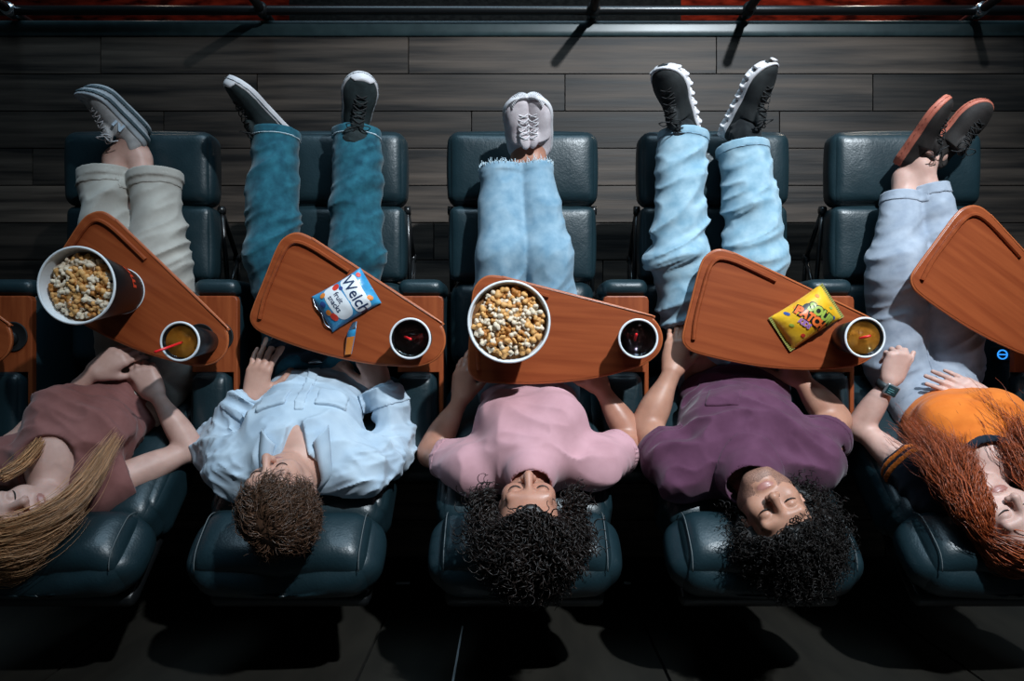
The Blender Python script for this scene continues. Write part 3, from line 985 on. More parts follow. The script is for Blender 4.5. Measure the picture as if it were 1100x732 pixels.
def person(name_label, skin, lipm, A, B, SL, SR, EL, ER, WL, WR, hands, legs, head, fem, w=1.0, aw=1.0, stub=False, dep=1.0, group='people reclining in the row'):
    """legs: [(hip, knee, ankle, heel, ball)] ; hands: [(dir, dorsal, thumb, kw)]"""
    t = thing('person', name_label, 'person', (A[0], A[1], 0.0), group)
    f = Field()
    u, r, fr = torso(f, A, B, SL, SR, -0.004, w, fem, dep=dep)
    hb = head.w(0, -.055, -.028)
    f.u(cone(B - u * .03, hb, .054 if fem else .060, .050 if fem else .056), 0.035)
    head.add(f, fem)
    for S, E, W, hd in ((SL, EL, WL, hands[0]), (SR, ER, WR, hands[1])):
        f.u(cone(S, E, .048 * aw, .037 * aw), 0.035)
        f.u(cone(E, W, .037 * aw, .0245 * aw), 0.012)
        f.u(ell(lerp(E, W, .27), (.040 * aw, .085, .038 * aw), frame(W - E, (0, 0, 1))), 0.03)
        f.u(ell(lerp(S, E, .45), (.047 * aw, .10, .047 * aw), frame(E - S, (0, 0, 1))), 0.03)
        d, dor, th, kw = hd
        add_hand(f, W, d, dor, th, s=(0.95 if fem else 1.04), **kw)
    for hip, kn, an, heel, ball in legs:
        f.u(cone(hip, kn, .080 if fem else .082, .052), 0.04)
        f.u(cone(kn, an, .050, .034), 0.03)
        f.u(ell(lerp(kn, an, .3) - np.array([0, 0, .012]), (.050, .12, .046), frame(an - kn, (0, 0, 1))), 0.04)
        f.u(cone(an, heel, .034, .028), 0.02)
        f.u(cone(heel, ball, .024, .016), 0.02)
    pts = [A, B, SL, SR, EL, ER, WL, WR, head.C] + [q for l in legs for q in l]
    lo, hi = bounds(pts, 0.22)
    balls = [(head.C, 0.155 * head.s), (WL + unit(hands[0][0]) * .075, .135), (WR + unit(hands[1][0]) * .075, .135)]
    def inside(c, m=0.0):
        o = np.zeros(len(c), bool)
        for q, R in balls: o |= ((c - q) ** 2).sum(1) < (R + m) ** 2
        return o
    V, Q = surface(f, lo, hi, SKIN_RES, keep=lambda c: ~inside(c, -0.002))
    Vs, Qs, n = [V], [Q], len(V)
    for q, R in balls:
        V2, Q2 = surface(f, q - R - .02, q + R + .02, HEAD_RES if q is balls[0][0] else 0.0034, keep=lambda c: ((c - q) ** 2).sum(1) < (R + .003) ** 2)
        Vs.append(V2); Qs.append(Q2 + n); n += len(V2)
    V = np.concatenate(Vs); Q = np.concatenate(Qs)
    o = obj('body', V, Q, [skin, lipm, 'stubble'], t)
    c = V[Q].mean(1); l = head.loc(c)
    idx = np.zeros(len(Q), np.int32)
    lip = ((l[:, 0] / .021) ** 2 + ((l[:, 1] + .0572) / .0090) ** 2 < 1) & (l[:, 2] > .078)
    idx[lip] = 1
    if stub:
        l = l + (vnoise((l * 120).astype(np.float32), 3) - .5)[:, None] * .008
        b = (l[:, 1] < -.046) & (l[:, 1] > -.125) & (l[:, 2] > -.01) & (np.abs(l[:, 0]) < .08) & ~((np.abs(l[:, 0]) < .027) & (l[:, 1] > -.074) & (l[:, 1] < -.045))
        b &= ~((l[:, 1] > -.05) & (np.abs(l[:, 0]) > .03) & (np.abs(l[:, 0]) < .05) & (l[:, 2] > .03))
        idx[b & ~lip] = 2
    o.data.polygons.foreach_set('material_index', idx)
    return t, u, r, fr

def leg_field(legs, pelvis, rad, fold, cutdirs=None, k=0.03, hem=0.004, ax=None, rings=True):
    """trousers: legs [(hip, knee, cuff)], rad [(rh, rk, rc)]"""
    f = Field()
    for e in pelvis: f.u(e, 0.05)
    each = []
    for (h, kn, c), (rh, rk, rc) in zip(legs, rad):
        g = Field()
        d = unit(c - kn)
        g.u(cone(h, kn, rh, rk), 0.02)
        g.u(cone(kn, c + d * .08, rk, rc + (rc - rk) * .2), 0.03)
        if fold:
            pl_ = plane(c, d)
            g.disp(lambda p, pl_=pl_: fold(p) * np.clip(-pl_(p) / .09, .08, 1))
        g.cut(plane(c, d), 0.003)
        if hem:
            ringf = Field(); ringf.u(cone(c - d * .05, c + d * .05, rc + hem + .001)); ringf.cut(plane(c + d * .003, d), .002); ringf.cut(plane(c - d * .022, -d), .002)
            g.u(ringf, 0.006)
        g.sub(cone(c - d * .012, c + d * .12, rc - .008), 0.003)
        each.append(g)
    f.u(each[0], k); f.u(each[1], 0.012)
    return f

def sleeve(f, S, E, endt, r0, r1, k=0.04, hole=0.036):
    g = Field(); d = unit(E - S); end = lerp(S, E, endt)
    g.u(cone(S, lerp(S, E, endt + .4), r0, r1 + (r1 - r0) * .3))
    g.cut(plane(end, d), .003)
    g.sub(cone(end - d * .03, end + d * .1, hole), .003)
    f.u(g, k)

# ------------------------------------------------------------------ shoes (local: x width, y toe, z up)
def foot2d(x, y, gr=0.0, L=0.28):
    k = L / 0.28
    def circ(cx, cy, r): return np.sqrt((x - cx * k) ** 2 + (y - cy * k) ** 2) - r * k
    d = smin(circ(0.002, .036, .034), circ(0.000, .10, .030), .06)
    d = smin(d, circ(.000, .192, .044), .10)
    d = smin(d, circ(-.004, .228, .038), .06)
    return d - gr

def shoe(parent, heel, toe, sole_n, style, mats, L=None, side=1):
    """heel, toe: world points on the sole line; sole_n: direction the sole faces."""
    heel = np.asarray(heel); toe = np.asarray(toe)
    y = unit(toe - heel); L = L or np.linalg.norm(toe - heel)
    X, Y, Z = frame(y, -np.asarray(sole_n, float))
    X = X * side
    k = L / 0.28
    def W(p): return place(np.asarray(p), heel, X, Y, Z)
    thick = {'skate': .024, 'runner': .030, 'chunky': .034, 'plain': .026, 'slim': .022}[style]
    f = Field()
    def base(p): 
        d2 = foot2d(p[:, 0], p[:, 1], .001, L)
        yy = p[:, 1] / L
        top = np.where(yy > .35, .098 - .040 * np.clip((yy - .35) / .5, 0, 1) ** .8, .090 + .012 * np.cos(yy * 9)) * k
        top = top - (np.abs(p[:, 0]) / .05) ** 2 * .008
        return np.maximum(smax(d2 + .20 * np.clip(p[:, 2] - .04, 0, 1), p[:, 2] - top, .034), thick * .5 - p[:, 2])
    f.u(base)
    f.sub(ell((0, .060 * k, .130 * k), (.027 * k, .042 * k, .058 * k)), .008)
    f.u(ell((0, .118 * k, .094 * k), (.022 * k, .035 * k, .012 * k), (np.array([1, 0, 0.]), unit([0, 1, -.5]), unit([0, .5, 1]))), .010)
    V, Q = surface(f, (-.07, -.02, -.01), (.07, L + .03, .14), .0036)
    if side < 0: Q = Q[:, ::-1]
    o = obj('shoe', W(V), Q, mats[0], parent)
    # sole
    g = Field()
    if style == 'runner':
        def sl_(p):
            d2 = foot2d(p[:, 0], p[:, 1], .004, L)
            bump = .0055 * np.sin(p[:, 1] * 2 * math.pi / .034) + .003 * np.sin(p[:, 1] * 2 * math.pi / .017)
            spring = .02 * np.clip((p[:, 1] / L - .72) / .28, 0, 1) ** 2
            return smax(d2 - bump * (p[:, 2] < .018 + spring), np.abs(p[:, 2] - spring - .014) - .016 + .5 * bump * (p[:, 2] < .012), .006)
    else:
        def sl_(p):
            d2 = foot2d(p[:, 0], p[:, 1], .005 if style == 'chunky' else .003, L)
            spring = (.026 if style in ('chunky', 'slim') else .010) * np.clip((p[:, 1] / L - .68) / .32, 0, 1) ** 2
            th = thick * (1.15 - .25 * p[:, 1] / L) if style in ('chunky', 'plain') else thick
            return smax(d2, np.abs(p[:, 2] - spring - th / 2) - th / 2, .005)
    g.u(sl_)
    V, Q = surface(g, (-.07, -.02, -.015), (.07, L + .03, .08), .0034)
    if side < 0: Q = Q[:, ::-1]
    so = obj('sole', W(V), Q, mats[1], o)
    if style in ('skate', 'chunky', 'plain'):
        # outsole / foxing stripe
        g2 = Field()
        z0 = thick * (.62 if style == 'skate' else .42)
        def st(p):
            d2 = np.abs(foot2d(p[:, 0], p[:, 1], .0045 if style != 'chunky' else .0065, L)) - .0016
            spring = (.026 if style == 'chunky' else .010) * np.clip((p[:, 1] / L - .68) / .32, 0, 1) ** 2
            return np.maximum(d2, np.abs(p[:, 2] - spring - z0) - (.0018 if style != 'chunky' else .006))
        g2.u(st)
        V, Q = surface(g2, (-.07, -.02, -.015), (.07, L + .03, .08), .0030)
        if side < 0: Q = Q[:, ::-1]
        if len(Q): obj('sole_stripe', W(V), Q, mats[3] if len(mats) > 3 else mats[1], o)
    if style == 'skate':
        gt = Field()
        gt.u(lambda p: base(p) - .0022); gt.cut(lambda p: -(p[:, 1] - L * .90)); gt.cut(lambda p: p[:, 2] - .046)
        V, Q = surface(gt, (-.07, L * .6, -.0), (.07, L + .03, .08), .0034)
        if side < 0: Q = Q[:, ::-1]
        obj('toe_cap', W(V), Q, mats[1], o)
    if style == 'slim':
        # ribbed toe bumper
        m = MB()
        for q in range(19):
            a = -1.25 + 2.5 * q / 18
            cx, cy = .044 * k * math.sin(a), L * .80 + .055 * k * math.cos(a)
            m.add(*tube(W([(cx * 1.02, cy, .016), (cx * 1.03, cy + .002, .030), (cx * .94, cy - .004, .043)]), .0022, 5))
        m.build('toe_ribs', mats[1], o)
    # laces
    m = MB()
    for q in range(5):
        yb = (.125 + .019 * q) * k; zt = (.100 - .0085 * q) * k; ww = (.021 + .001 * q) * k
        for e in (-1, 1):
            pts = [(-ww * e, yb - .004, zt - .006), (-ww * e * .4, yb, zt + .002), (ww * e * .4, yb + .006, zt + .001), (ww * e, yb + .010, zt - .009)]
            m.add(*tube(W(catmull(pts, 4)), .0019 * k, 5))
    if style != 'slim':
        yk, zk = .118 * k, .108 * k
        for e in (-1, 1):
            loop = [(0, yk, zk), (e * .018, yk + .012, zk + .012), (e * .036, yk + .004, zk + .004), (e * .026, yk - .012, zk - .002), (0, yk, zk)]
            m.add(*tube(W(catmull(loop, 5)), .0018 * k, 5))
            m.add(*tube(W(catmull([(0, yk, zk), (e * .016, yk - .018, zk + .006), (e * .030, yk - .030, zk - .008)], 5)), .0018 * k, 5))
    m.build('laces', mats[2], o)
    return o, W, k

# ------------------------------------------------------------------ hair
def scalp_pts(h, n, grow=1.0, test=None, low=0.060):
    out = []
    while len(out) < n:
        v = unit(RNG.normal(size=3))
        p = np.array([0, .032, -.014]) + v * np.array([.074, .088, .094]) * grow
        r, u, f = p
        line = low + .25 * abs(r) - 1.0 * max(0, abs(r) - .045)
        if f > .035 and u < line: continue
        if f > -.005 and u < -.005: continue
        if u < -.045: continue
        if test is not None and not test(p): continue
        out.append((p, v))
    return out

def hair_cap(h, grow, seed=0, lump=0.006, low=0.064):
    f = Field(); ax = (h.R, h.U, h.F); s = h.s
    f.u(ell(h.w(0, .032, -.014), np.array([.074, .088, .094]) * grow * s, ax))
    f.disp(lambda p: -lump * (vnoise(p * 55, seed) - .35))
    def face(p):
        q = (p - h.C.astype(np.float32)) / s
        r, u, ff = q @ h.R.astype(np.float32), q @ h.U.astype(np.float32), q @ h.F.astype(np.float32)
        line = low + .25 * np.abs(r) - 1.0 * np.maximum(0, np.abs(r) - .045)
        a = np.maximum(.032 - ff, u - line)       # outside face region is positive
        b = np.maximum(-.008 - ff, u + .000)
        return np.minimum(a, b) * s
    f.sub(face, .01)
    f.cut(lambda p: -((p - h.C.astype(np.float32)) @ h.U.astype(np.float32)) - .055 * s)
    return surface(f, h.C - .2, h.C + .2, .0048)

class Strands:
    """many tapered hair tubes as one quad array"""
    def __init__(s): s.V = []; s.Q = []; s.n = 0
    def add_mesh(s, V, Q): s.V.append(V); s.Q.append(np.asarray(Q) + s.n); s.n += len(V)
    def add(s, pts, r, sides=3, taper=0.35):
        pts = np.asarray(pts, float); n = len(pts)
        T = np.gradient(pts, axis=0); T /= np.linalg.norm(T, axis=1)[:, None] + 1e-12
        a = unit(RNG.normal(size=3)); N = np.cross(T, a); N /= np.linalg.norm(N, axis=1)[:, None] + 1e-9; B = np.cross(T, N)
        th = np.arange(sides) * 2 * math.pi / sides
        rr = r * (1 - (1 - taper) * np.linspace(0, 1, n) ** 2)
        V = (pts[:, None] + (N[:, None] * np.cos(th)[None, :, None] + B[:, None] * np.sin(th)[None, :, None]) * rr[:, None, None]).reshape(-1, 3)
        i = np.arange(n - 1)[:, None] * sides; k = np.arange(sides)[None]; k2 = (k + 1) % sides
        Q = np.stack([i + k, i + k2, i + sides + k2, i + sides + k], -1).reshape(-1, 4)
        s.add_mesh(V, Q)
    def build(s, name, m, parent): return obj(name, np.concatenate(s.V), np.concatenate(s.Q), m, parent)

def helix(path, rad, turns, ph=None, grow=True):
    path = np.asarray(path); n = len(path)
    T = np.gradient(path, axis=0); T /= np.linalg.norm(T, axis=1)[:, None] + 1e-12
    a = unit(RNG.normal(size=3)); N = np.cross(T, a); N /= np.linalg.norm(N, axis=1)[:, None] + 1e-9; B = np.cross(T, N)
    t = np.linspace(0, 1, n); ph = RNG.uniform(0, 6.28) if ph is None else ph
    R = rad * np.clip(t * 5, 0, 1) if grow else rad
    R = np.broadcast_to(R, (n,))
    return path + N * (R * np.cos(turns * 6.283 * t + ph))[:, None] + B * (R * np.sin(turns * 6.283 * t + ph))[:, None]

def resample(path, n):
    path = np.asarray(path, float); d = np.r_[0, np.cumsum(np.linalg.norm(np.diff(path, axis=0), axis=1))]
    t = np.linspace(0, d[-1], n); return np.stack([np.interp(t, d, path[:, k]) for k in range(3)], 1)

I3 = np.eye(3)
# ------------------------------------------------------------------ individuals
def ankle_of(heel, toe, sn):
    X, Y, Z = frame(toe - heel, -np.asarray(sn, float))
    return heel + Y * .050 + Z * .080, heel + Y * .045 + Z * .035, heel + Y * .13 + Z * .030

def fold_m(r, u, fr, a=6, b=14, c=6, sh=4):
    return np.array([r * a + u * sh, u * b - r * sh * .6, fr * c + r * 2])

def patch(field, region, h=0.0042, out=0.003, depth=0.004, box_=None):
    def f(p):
        g = region(p); d = np.full(len(p), .05, np.float32); k = g < .04
        if k.any():
            q = field(p[k]); d[k] = np.maximum(np.maximum(q - out, -(q + depth)), g[k])
        return np.where(k, d, g).astype(np.float32)
    return surface(f, box_[0], box_[1], h)

def between(o, n, a, b):
    p1, p2 = plane(np.asarray(o) + unit(n) * b, n), plane(np.asarray(o) + unit(n) * a, -unit(n))
    return lambda p: np.maximum(p1(p), p2(p))

def trousers(t, name, m, A, u, r, fr, legs, rad, waist, w=1.0, amp=0.010, seed=1, g=0.010, hem=0.004, lfreq=(7, 13, 7), dep=1.0):
    sh_ = fr * .10 * (1 - dep)
    pel = [ell(A + u * .015 - sh_, np.array([.160 * w, .11, .108 * dep]) + g, (r, u, fr)), ell(A + u * .10 - sh_, np.array([.146 * w, .12, .102 * dep]) + g, (r, u, fr)),
           ell(A + u * .17 - sh_, np.array([.138 * w, .14, .098 * dep]) + g * .7, (r, u, fr))]
    M = np.array([[lfreq[0] * .55, 2.5, 0], [-7.0, lfreq[1] * 1.1, 3.0], [0, 2, lfreq[2] * .55]], np.float32)
    f = leg_field(legs, pel, rad, folds(amp, M, seed), hem=hem)
    f.cut(plane(waist, u), .004)
    lo, hi = bounds([q for l in legs for q in l] + [A, waist], 0.2)
    V, Q = surface(f, lo, hi, CLOTH_RES)
    return obj(name, V, Q, m, t), f, (lo, hi)

def hem_rings(t, legs, rad, m, parent, off=0.012):
    pass

# ===== woman with long blond hair (far left)
def person_blond():
    A, B = P(160, 400, .52), P(50, 514, .90)
    SL, SR = P(8, 499, .83), P(104, 528, .83)
    EL, ER = P(14, 482, .765), P(206, 483, .67)
    WL, WR = P(100, 401, .735), P(168, 425, .690)
    hd = Head((-1.283, -.462, .985), (-.80, -.16, .58), (.34, .50, .79), 1.0)
    he1, to1 = P(160, 152, .515), P(92, 88, .66); sn1 = sole_dir(he1, to1, 1, .45)
    v_ = unit(np.array([0, 0, CAM_H]) - he1); he2 = he1 - v_ * .055 + np.array([.010, .030, .01]); to2 = to1 - v_ * .085 + np.array([.022, .010, .01]); sn2 = sn1
    legs = []
    kn = [P(118, 278, .57), P(172, 280, .57)]; hips = [P(140, 385, .525), P(190, 388, .525)]
    a1, h1, b1 = ankle_of(he1, to1, sn1); a2, h2, b2 = ankle_of(he2, to2, sn2)
    legs = [(hips[0], kn[0], P(124, 172, .545), h1, b1), (hips[1], kn[1], P(150, 170, .53), h2, b2)]
    hands = [((.72, .62, -.42), (.2, .2, 1), 1, dict(curl=(.5, .6, .4))), ((-.50, .85, -.02), (.1, .1, 1), -1, dict(curl=(.75, 1.1, .7), tcurl=.5, tout=.5))]
    t, u, r, fr = person('woman with long blond hair, mauve top and beige wide trousers, hands on lap', 'skin_fair', 'lips_rose', A, B, SL, SR, EL, ER, WL, WR,
                         hands, legs, hd, True, w=.78, aw=.86, dep=.8)
    hd.details(t, 'brow_brown')
    cuffs = [P(114, 187, .54), P(167, 189, .54)]
    L = [(hips[0], kn[0], cuffs[0]), (hips[1], kn[1], cuffs[1])]; R = [(.092, .082, .077)] * 2
    o, f, bb = trousers(t, 'trousers', 'beige_cotton', A, u, r, fr, L, R, lerp(A, B, .36), .84, 0.018, 21, lfreq=(8, 10, 7), dep=.8)
    for (h, k_, c), (_, _, rc) in zip(L, R):
        d = unit(c - k_)
        V, Q = patch(f, lambda p, c=c, d=d, rc=rc: np.maximum(between(c, d, -.048, .02)(p), cone(c - d * .1, c + d * .05, rc + .03)(p)), box_=(c - .15, c + .15), out=.0022)
        obj('turn_up', V, Q, 'beige_cotton', o)
    f = Field(); torso(f, A, B, SL, SR, .008, .79, True, dep=.8)
    f.disp(folds(.015, fold_m(r, u, fr, 6, 17, 6, 6), 5))
    sleeve(f, SL, EL, .32, .066, .062, hole=.048); sleeve(f, SR, ER, .30, .068, .064, hole=.050)
    f.cut(plane(lerp(A, B, .27), -u), .004)
    f.sub(ell(B + fr * .075 + u * .035, (.092, .105, .085), (r, u, fr)), .006)
    f.sub(cone(B - u * .03, B + u * .12, .062), .005)
    lo, hi = bounds([A, B, SL, SR, EL, ER], .2)
    V, Q = surface(f, lo, hi, CLOTH_RES); obj('top', V, Q, 'mauve_cotton', t)
    # shoes
    ms = ('shoe_grey', 'sole_grey', 'lace_white', 'sole_slate')
    s1, W1, k1 = shoe(t, he1, to1, sn1, 'chunky', ms)
    X, Y, Z = frame(to1 - he1, -sn1)
    sd = 1 if X.dot(np.array([0, 0, 2.85]) - he1) > 0 else -1
    V, F = text_mesh('N', .052 * k1, .0015, .0015, 0)
    V = np.stack([np.full(len(V), sd * .0) + V[:, 2], V[:, 0] * sd, V[:, 1]], 1)
    V = V * (sd, 1, 1) + np.array([sd * .0475 * k1, .118 * k1, .052 * k1])
    V[:, 0] -= sd * .10 * (V[:, 2] - .04)
    obj('emblem', W1(V), F, 'emblem_blue', s1, smooth=False)
    V, F = rbox((.05 * k1, .022 * k1, .020 * k1), .008, 6); obj('toe_guard', W1(V + (0, .252 * k1, .034 * k1)), F, 'sole_slate', s1)
    shoe(t, he2, to2, sn2, 'chunky', ms)
    # hair
    S = Strands()
    V, Q = hair_cap(hd, 1.05, 3, .003); S.add_mesh(V, Q)
    G = [([(-30, 572), (0, 574), (32, 566), (64, 549), (90, 524), (112, 490), (127, 468)], [1.04, 1.08, 1.06, 1.02, .965, .915, .87], .034, 900),
         ([(-30, 590), (0, 592), (32, 584), (62, 566), (88, 546)], [1.02, 1.07, 1.04, 1.0, .95], .036, 900),
         ([(-40, 606), (-10, 608), (20, 604), (45, 592), (66, 574)], [.99, 1.03, 1.02, .99, .96], .030, 600),
         ([(-50, 612), (-10, 620), (15, 622), (38, 610)], [1.0, 1.01, 1.0, .98], .018, 300),
         ([(2, 512), (22, 500), (38, 484), (48, 470), (56, 458)], [1.03, .985, .93, .885, .85], .016, 330)]
    for px, zz, rad, n in G:
        g = catmull([P(a, b, z) for (a, b), z in zip(px, zz)], 6)
        for _ in range(n):
            off = RNG.normal(size=3) * rad * .5; off[2] *= .55
            n_ = 16; e = int(len(g) * RNG.uniform(.58, 1.0)); b = int(RNG.uniform(0, .12) * len(g))
            p = resample(g[b:e], n_)
            tt = np.linspace(0, 1, n_)[:, None]
            p = p + off * (.75 + .5 * tt) * (1 - .55 * tt ** 3)
            p = p + .007 * np.sin(tt * RNG.uniform(3, 7) + RNG.uniform(0, 6)) * unit(RNG.normal(size=3))
            S.add(p, RNG.uniform(.0006, .0012), 3, .3)
    for p, v in scalp_pts(hd, 800, 1.05):
        a = hd.w(*p); q = [a]
        d = unit(np.array([.45, -.6, 0]) - hd.F * .8)
        for i in range(9):
            wv = hd.loc(q[-1]) - np.array([0, .032, -.014]); nn = unit(wv / np.array([.074, .088, .094]) ** 2); nw = hd.R * nn[0] + hd.U * nn[1] + hd.F * nn[2]
            dd = unit(d - nw * d.dot(nw)); q.append(q[-1] + dd * .014 + nw * .0006)
        S.add(resample(np.array(q), 10), .0016, 3, .4)
    S.build('hair', 'hair_blond', t)
person_blond()

# ===== man in pale blue shirt
def person_blue():
    A, B = P(346, 405, .507), P(320, 505, .90)
    SL, SR = P(256, 506, .835), P(384, 506, .835)
    EL, ER = P(234, 484, .66), P(428, 476, .66)
    WL, WR = P(271, 428, .645), P(410, 416, .645)
    hd = Head((-.585, -.405, 1.025), (.06, -.25, .96), (-.30, .93, .25), 1.04)
    he1, to1 = P(315, 144, .505), P(248, 76, .68); sn1 = sole_dir(he1, to1, 1, .25)
    he2, to2 = P(378, 150, .50), P(391, 73, .665); sn2 = sole_dir(he2, to2, -.12, 1)
    kn = [P(293, 272, .575), P(382, 272, .575)]; hips = [P(318, 385, .525), P(372, 385, .525)]
    cuffs = [P(296, 143, .545), P(383, 142, .545)]
    legs = []
    for i, (he, to, sn) in enumerate(((he1, to1, sn1), (he2, to2, sn2))):
        a, h_, b_ = ankle_of(he, to, sn); legs.append((hips[i], kn[i], lerp(a, cuffs[i], .7), h_, b_))
    hands = [((.22, .97, -.06), (-.15, 0, 1), 1, dict(curl=(.16, .22, .15), spread=.17, tout=.80)), ((-.42, .90, -.04), (.1, 0, 1), -1, dict(curl=(.3, .35, .2), spread=.12))]
    t, u, r, fr = person('man with short brown hair, pale blue button shirt and teal jeans', 'skin_light', 'lips_rose', A, B, SL, SR, EL, ER, WL, WR, hands, legs, hd, False, dep=.78)
    hd.details(t, 'brow_brown')
    L = [(hips[i], kn[i], cuffs[i]) for i in (0, 1)]; R = [(.092, .082, .074)] * 2
    o, f, bb = trousers(t, 'jeans', 'teal_denim', A, u, r, fr, L, R, lerp(A, B, .15), 1.0, .019, 31, dep=.78)
    V, Q = patch(f, between(lerp(A, B, .15), u, -.045, -.008), box_=(A - .25, A + .25), out=.004); b = obj('belt', V, Q, 'navy_belt', t)
    V, F = rbox((.046, .036, .008), .003, 5)
    pb = lerp(A, B, .15) - u * .026 + fr * .092
    obj('buckle', place(V, pb, r, u, fr), F, 'bright_metal', b)
    for i in (0, 1):
        c = cuffs[i]; d = unit(c - kn[i])
        V, Q = patch(f, lambda p: np.maximum(between(c, d, -.026, -.021)(p), cone(c - d * .1, c + d * .05, .11)(p)), box_=(c - .13, c + .13), out=.0012, h=.0034)
        obj('hem_stitching', V, Q, 'denim_thread', o)
    # shirt
    f = Field(); torso(f, A, B, SL, SR, .013, .98, dep=.78)
    for S_, E_, W_ in ((SL, EL, WL), (SR, ER, WR)):
        g = Field(); d = unit(W_ - E_); end = lerp(E_, W_, .97)
        g.u(cone(S_, E_, .069, .058)); g.u(cone(E_, end + d * .05, .058, .042), .02)
        g.disp(folds(.022, np.array([unit(E_ - S_) * 15 + (0, 0, 3), unit(W_ - E_) * 15 - (0, 0, 3), (0, 0, 5)]), 44))
        g.cut(plane(end, d), .003); g.sub(cone(end - d * .03, end + d * .1, .035), .003)
        f.u(g, .03)
    f.disp(folds(.024, fold_m(r, u, fr, 5, 9, 4, 6), 8))
    f.cut(plane(lerp(A, B, .12), -u), .006)
    f.sub(cone(B - u * .02, B + u * .12, .066), .005)
    vn = Field(); vn.u(cone(B + fr * .06 + u * .03, lerp(A, B, .74) + fr * .14, .042, .004)); f.sub(vn, .005)
    lo, hi = bounds([A, B, SL, SR, EL, ER, WL, WR], .16)
    V, Q = surface(f, lo, hi, .0046); sh = obj('shirt', V, Q, 'pale_blue_shirt', t)
    # placket, pockets, cuffs, collar
    cm = lerp(A, B, .5)
    def inbox(c, hx, hy, hz): return bx(c, (hx, hy, hz), .004, (r, u, fr))
    V, Q = patch(f, inbox(lerp(A, B, .42) + fr * .1, .014, .15, .09), box_=(cm - .25, cm + .25), out=.005); pk = obj('placket', V, Q, 'pale_blue_shirt', sh)
    for e in (-1, 1):
        c = lerp(A, B, .60) + r * e * .082 + fr * .10
        V, Q = patch(f, inbox(c, .040, .045, .09), box_=(c - .12, c + .12), out=.0058); po = obj('pocket', V, Q, 'pale_blue_shirt', sh)
        V, Q = patch(f, inbox(c + u * .038, .042, .012, .09), box_=(c - .14, c + .14), out=.0095); obj('pocket_flap', V, Q, 'pale_blue_shirt', po)
    for E_, W_ in ((EL, WL), (ER, WR)):
        d = unit(W_ - E_); end = lerp(E_, W_, .97)
        V, Q = patch(f, lambda p: np.maximum(between(end, d, -.058, .004)(p), cone(end - d * .06, end + d * .01, .075)(p)), box_=(end - .12, end + .12), out=.0055); obj('cuff', V, Q, 'pale_blue_shirt', sh)
    for e in (-1, 1):
        nb = B + u * .035
        pts = [nb - fr * .070 + u * .012, nb + r * e * .062 - fr * .025 + u * .01, nb + r * e * .064 + fr * .035 - u * .008, lerp(A, B, .97) + r * e * .050 + fr * .080]
        out = [nb - fr * .082 - u * .022, nb + r * e * .086 - fr * .025 - u * .02, nb + r * e * .094 + fr * .040 - u * .030, lerp(A, B, .89) + r * e * .088 + fr * .108]
        a, b = catmull(pts, 6), catmull(out, 6); n = len(a); nrm = u * .004 + fr * .003
        rings = [a - nrm, lerp(a, b, .5) + r * e * .004 - nrm, b - nrm, b + nrm, lerp(a, b, .5) + u * .010 + fr * .006 + nrm, a + nrm]
        V = np.concatenate(rings); F = [(k * n + j, k * n + j + 1, ((k + 1) % 6) * n + j + 1, ((k + 1) % 6) * n + j) for k in range(6) for j in range(n - 1)]
        F += [tuple(k * n for k in range(6)), tuple(k * n + n - 1 for k in range(6))[::-1]]
        obj('collar', V, F, 'pale_blue_shirt', sh)
    ms = ('shoe_canvas', 'sole_white', 'lace_black', 'sole_grey')
    for (he, to, sn) in ((he1, to1, sn1), (he2, to2, sn2)):
        shoe(t, he, to, sn, 'skate', ms)
    for i, (he, to, sn) in enumerate(((he1, to1, sn1), (he2, to2, sn2))):
        a, h_, b_ = ankle_of(he, to, sn); X, Y, Z = frame(to - he, -sn)
        g = Field(); g.u(cone(legs[i][2] - unit(cuffs[i] - kn[i]) * .02, a - Z * .01, .040, .041)); g.u(cone(a, h_, .040, .030), .02); g.u(cone(a, a + Y * .03 - Z * .03, .036, .03), .02)
        g.disp(folds(.007, np.diag([30, 45, 45]), 3))
        V, Q = surface(g, a - .15, a + .15, .0045); obj('sock', V, Q, 'shoe_canvas', t)
    # hair: short, tousled, parted
    S = Strands(); V, Q = hair_cap(hd, 1.10, 4, .006); S.add_mesh(V, Q)
    for p, v in scalp_pts(hd, 2300, 1.07):
        a = hd.w(*p); q = [a]; part = 1 if p[0] > -.012 else -1
        top = max(0, p[1] - .02) / .1
        d = unit(hd.R * part * .75 + hd.F * (.45 - 1.0 * (p[2] < -.03)) - hd.U * .25 + RNG.normal(size=3) * .38)
        ln = RNG.uniform(.045, .075) * (.6 + .5 * top)
        for i in range(8):
            wv = hd.loc(q[-1]) - np.array([0, .032, -.014]); nn = unit(wv / np.array([.074, .088, .094]) ** 2); nw = hd.R * nn[0] + hd.U * nn[1] + hd.F * nn[2]
            lift = .55 if i < 3 else (-.10 if i < 6 else -.02)
            q.append(q[-1] + unit(d - nw * d.dot(nw) * .9 + nw * lift) * ln / 8)
        pth = helix(resample(np.array(q), 12), .0035, RNG.uniform(.6, 1.4))
        S.add(pth, RNG.uniform(.0009, .0016), 3, .25)
    S.build('hair', 'hair_brown', t)
person_blue()

